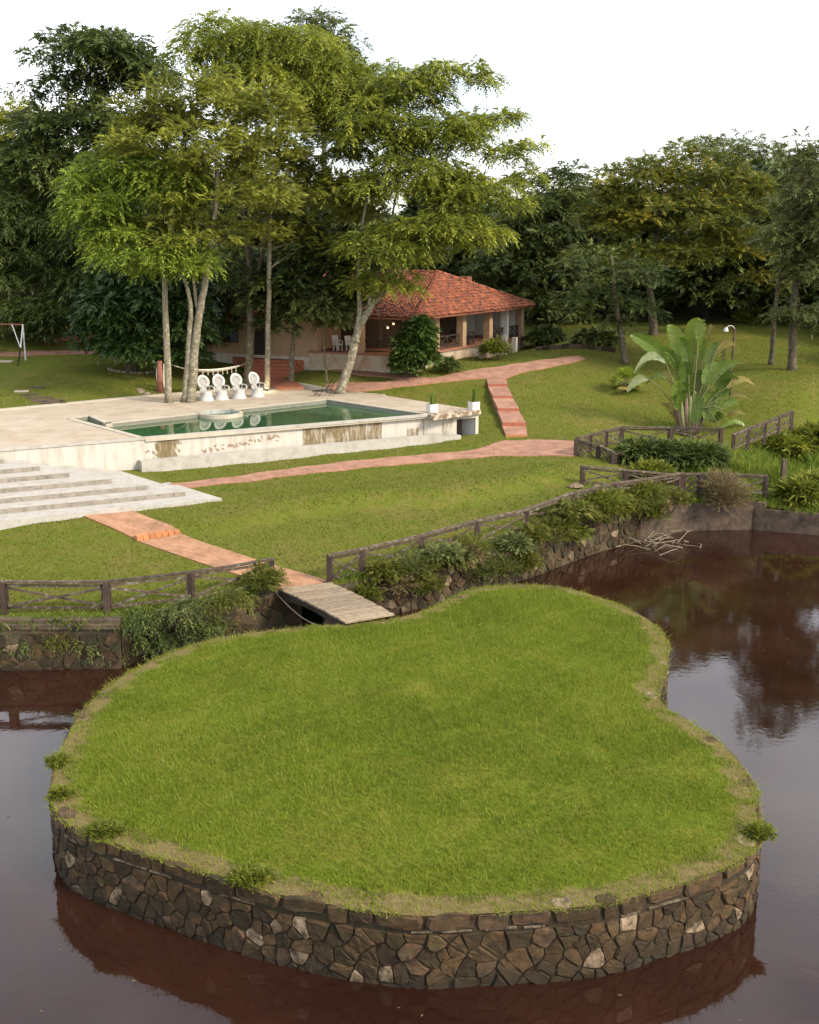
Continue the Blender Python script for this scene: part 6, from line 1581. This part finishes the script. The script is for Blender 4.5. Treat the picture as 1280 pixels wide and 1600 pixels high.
# ---- grass and reeds
def blades(name, label, XY, Z, h_, w_, lean, mt, tint, cat, parent=None, tri=False):
    n_ = len(XY); a = rng.uniform(0, 2 * np.pi, n_); b_ = rng.uniform(0, 2 * np.pi, n_)
    base = np.column_stack([XY, Z]); sd = np.column_stack([np.cos(a), np.sin(a), np.zeros(n_)]) * (w_ * rng.uniform(.6, 1.2, n_))[:, None]; h2 = h_ * rng.uniform(.5, 1.25, n_)
    ln = np.column_stack([np.cos(b_), np.sin(b_), np.zeros(n_)]) * (h2 * lean * rng.uniform(.2, 1.3, n_))[:, None]
    mid = base + ln * .35; mid[:, 2] += h2 * .6; tip = base + ln; tip[:, 2] += h2
    if tri:
        V = np.stack([base - sd, base + sd, tip], 1).reshape(-1, 3)
        return tag(cloud(name, V, np.arange(n_)[:, None] * 3 + np.array([0, 1, 2]), mt, np.repeat(tint, 3), parent, 3), label, cat, kind='stuff')
    V = np.stack([base - sd, base + sd, mid + sd * .7, tip, mid - sd * .7], 1).reshape(-1, 3); i = np.arange(n_)[:, None] * 5
    o_ = cloud(name, V, i + np.array([0, 1, 2, 3, 4]), mt, np.repeat(tint, 5), parent, 5)
    return tag(o_, label, cat, kind='stuff')
def vnoise(xy, s_, seed):
    r_ = np.random.default_rng(seed); t_ = np.zeros(len(xy))
    for k in range(6):
        d = r_.normal(size=2) * s_ * (1.7 ** (k * .5)); t_ += np.sin(xy @ d + r_.uniform(0, 6.28)) / (k + 1) ** .5
    return t_ / 2.6
n_ = 560000
XY = np.column_stack([rng.uniform(-10, 10, n_), rng.uniform(15.5, 38, n_)]); XY = XY[inpoly(XY, isl)]; ed = edge_dist(XY)
bare = np.zeros(len(XY))
for px, py, r_ in ((655, 1080, .4), (930, 1178, .3)):
    q = P(px, py, .1); bare = np.maximum(bare, np.exp(-((XY[:, 0] - q.x) ** 2 + ((XY[:, 1] - q.y) * .8) ** 2) / r_ ** 2))
lush = ed > .40 + .32 * vnoise(XY, 2.4, 8) + .2 * vnoise(XY, 6.0, 18)
dry = np.clip(.42 + .55 * vnoise(XY, 3.0, 9), .06, .9)
keep = rng.uniform(size=len(XY)) < np.where(lush, .85 + .3 * vnoise(XY, 1.6, 5) - .15 * bare, dry); XY, ed, bare, lush = XY[keep], ed[keep], bare[keep], lush[keep]
tn = np.clip(.40 + .19 * vnoise(XY, .8, 1) + .15 * vnoise(XY, 2.8, 3) + rng.normal(0, .17, len(XY)) + .28 * bare, 0, 1)
tn = np.where(lush, tn, np.clip(rng.normal(.80, .16, len(XY)) + .25 * vnoise(XY, 4.0, 19), 0, 1))
hh = np.where(lush, .105 + .03 * vnoise(XY, 1.3, 2) - .02 * bare, .075)
blades('island_grass', 'bright green grass covering the island', XY, isl_z(XY) - .01, hh, .0105, .9, 'grass_blade', tn, 'grass', tri=True)
k = 9000; t_ = rng.uniform(0, IC.len, k); on = vnoise(np.column_stack([t_, np.zeros(k)]), 1.4, 31) + rng.normal(0, .25, k) > -.15; t_ = t_[on]
rx, ry = np.interp(t_, IC.L, IC.a[:, 0]), np.interp(t_, IC.L, IC.a[:, 1]); RN = np.array([tuple(IC.at(q)[1]) for q in t_]); XY = np.column_stack([rx, ry]) + RN * rng.normal(.0, .05, len(t_))[:, None]
blades('rim_grass', 'dry grass fringe hanging over the island wall', XY, np.full(len(XY), -.03), np.full(len(XY), .10), .009, 1.8, 'grass_blade', np.clip(rng.normal(.75, .2, len(XY)), 0, 1), 'grass', tri=True)
def off_paths(XY):
    ok = np.ones(len(XY), bool)
    for pl in PATHS: ok &= ~inpoly(XY, pl)
    return ok
n_ = 330000
XY = np.column_stack([rng.uniform(-24, 30, n_), 33 + 50 * rng.uniform(0, 1, n_) ** 1.5]); ok = inpoly(XY, [(p.x, p.y) for p in land_poly]) & off_paths(XY)
vx = np.abs(XY[:, 0]) < XY[:, 1] * .41 + 1; XY = XY[ok & vx]
tn = np.clip(.44 + .26 * vnoise(XY, .3, 11) + .16 * vnoise(XY, 1.4, 13) + .10 * vnoise(XY, 3.5, 14) + rng.normal(0, .16, len(XY)), 0, 1)
blades('lawn_grass', 'short mown grass of the garden lawn', XY, hgt(XY) - .01, np.full(len(XY), .085), .022, .9, 'lawn_blade', tn, 'grass', tri=True)
mpoly = [P(985, 737, .75), P(975, 722, .95), P(1000, 716, .5), P(1128, 716, .3), P(1150, 708, 1.1), P(1240, 676, 1.6), P(1330, 665, 1.8), P(1330, 800, -.35), P(1206, 789, -.3), P(1196, 777, .0), P(1064, 771, .2), P(1060, 750, .4)]
xs = [p.x for p in mpoly]; ys = [p.y for p in mpoly]; n_ = 42000
XY = np.column_stack([rng.uniform(min(xs), max(xs), n_), rng.uniform(min(ys), max(ys), n_)]); XY = XY[inpoly(XY, mpoly)]
cl = vnoise(XY, .9, 21); XY = XY[rng.uniform(size=len(XY)) < .55 + .4 * cl]; cl = vnoise(XY, .9, 21)
blades('marsh_reeds', 'tall pale green reeds filling the marsh on the right', XY, hgt(XY) - .05, np.clip(.55 + .3 * cl, .2, 1.1), .022, .6, 'reed_blade', np.clip(.5 + .2 * vnoise(XY, 1.5, 23) + rng.normal(0, .2, len(XY)), 0, 1), 'reeds')
for i, (px, py, r_) in enumerate(((1000, 712, 22), (1030, 716, 24), (1065, 716, 22), (1100, 716, 20), (1250, 775, 24), (1275, 765, 26), (1225, 700, 24), (1270, 690, 26), (1015, 745, 16))):
    labs = ['dark broad-leaved plant under the planter wall, leftmost', 'dark broad-leaved plant under the planter wall, second from left', 'dark broad-leaved plant under the planter wall, third from left', 'dark broad-leaved plant under the planter wall, rightmost', 'low leafy marsh plant above the concrete pond wall', 'leafy marsh plant at the right edge above the pond wall', 'bright leafy clump below the far slanting fence', 'bright leafy clump at the right edge of the marsh', 'leafy marsh plant behind the low fence']
    yy = gp(px, py + 8).y; shrub(labs[i], px, py, r_, r_ * .55, yy, 22, 'leaf_dark' if i < 4 else 'leaf_shrub', (5, .45, .42, .14, .7, .4, .35), name='marsh_plant', cat='plant', crad=.4, nspray=14)
# bank-edge tufts
ets = []
for a, b_ in zip(bank[2:-2], bank[3:-1]):
    L_ = (b_ - a).length; k = int(L_ * 220); u = rng.uniform(0, 1, k)[:, None]; q = np.array([(a.x, a.y)]) * (1 - u) + np.array([(b_.x, b_.y)]) * u; d = (b_ - a).normalized(); q += np.array([[-d.y, d.x]]) * rng.normal(.25, .22, k)[:, None]; ets.append(q)
XY = np.concatenate(ets); XY = XY[off_paths(XY)]; XY = XY[~((XY[:, 0] > -5.2) & (XY[:, 0] < -2.4))]
blades('bank_grass', 'longer grass tufts along the pond bank', XY, np.maximum(hgt(XY), -.5) - .03, np.full(len(XY), .28), .014, 1.0, 'reed_blade', np.clip(rng.normal(.45, .22, len(XY)), 0, 1), 'grass')

# ---- leaves afloat on the pond
n_ = 260
FX = np.column_stack([rng.uniform(-14, 16, n_), rng.uniform(10, 49, n_)]); FX = FX[~inpoly(FX, isl)]; n_ = len(FX)
a = rng.uniform(0, 6.28, n_); s_ = rng.uniform(.02, .05, n_); V = np.stack([np.column_stack([FX[:, 0] + s_ * np.cos(a + k * 1.57) * (1 if k % 2 else .5), FX[:, 1] + s_ * np.sin(a + k * 1.57) * (1 if k % 2 else .5), np.full(n_, WATER_Z + .004)]) for k in range(4)], 1).reshape(-1, 3)
fl = cloud('floating_leaves', V, np.arange(4 * n_).reshape(-1, 4), 'leaf_dry', np.repeat(rng.uniform(0, 1, n_), 4)); tag(fl, 'tiny fallen leaves floating on the pond', 'leaves', kind='stuff')
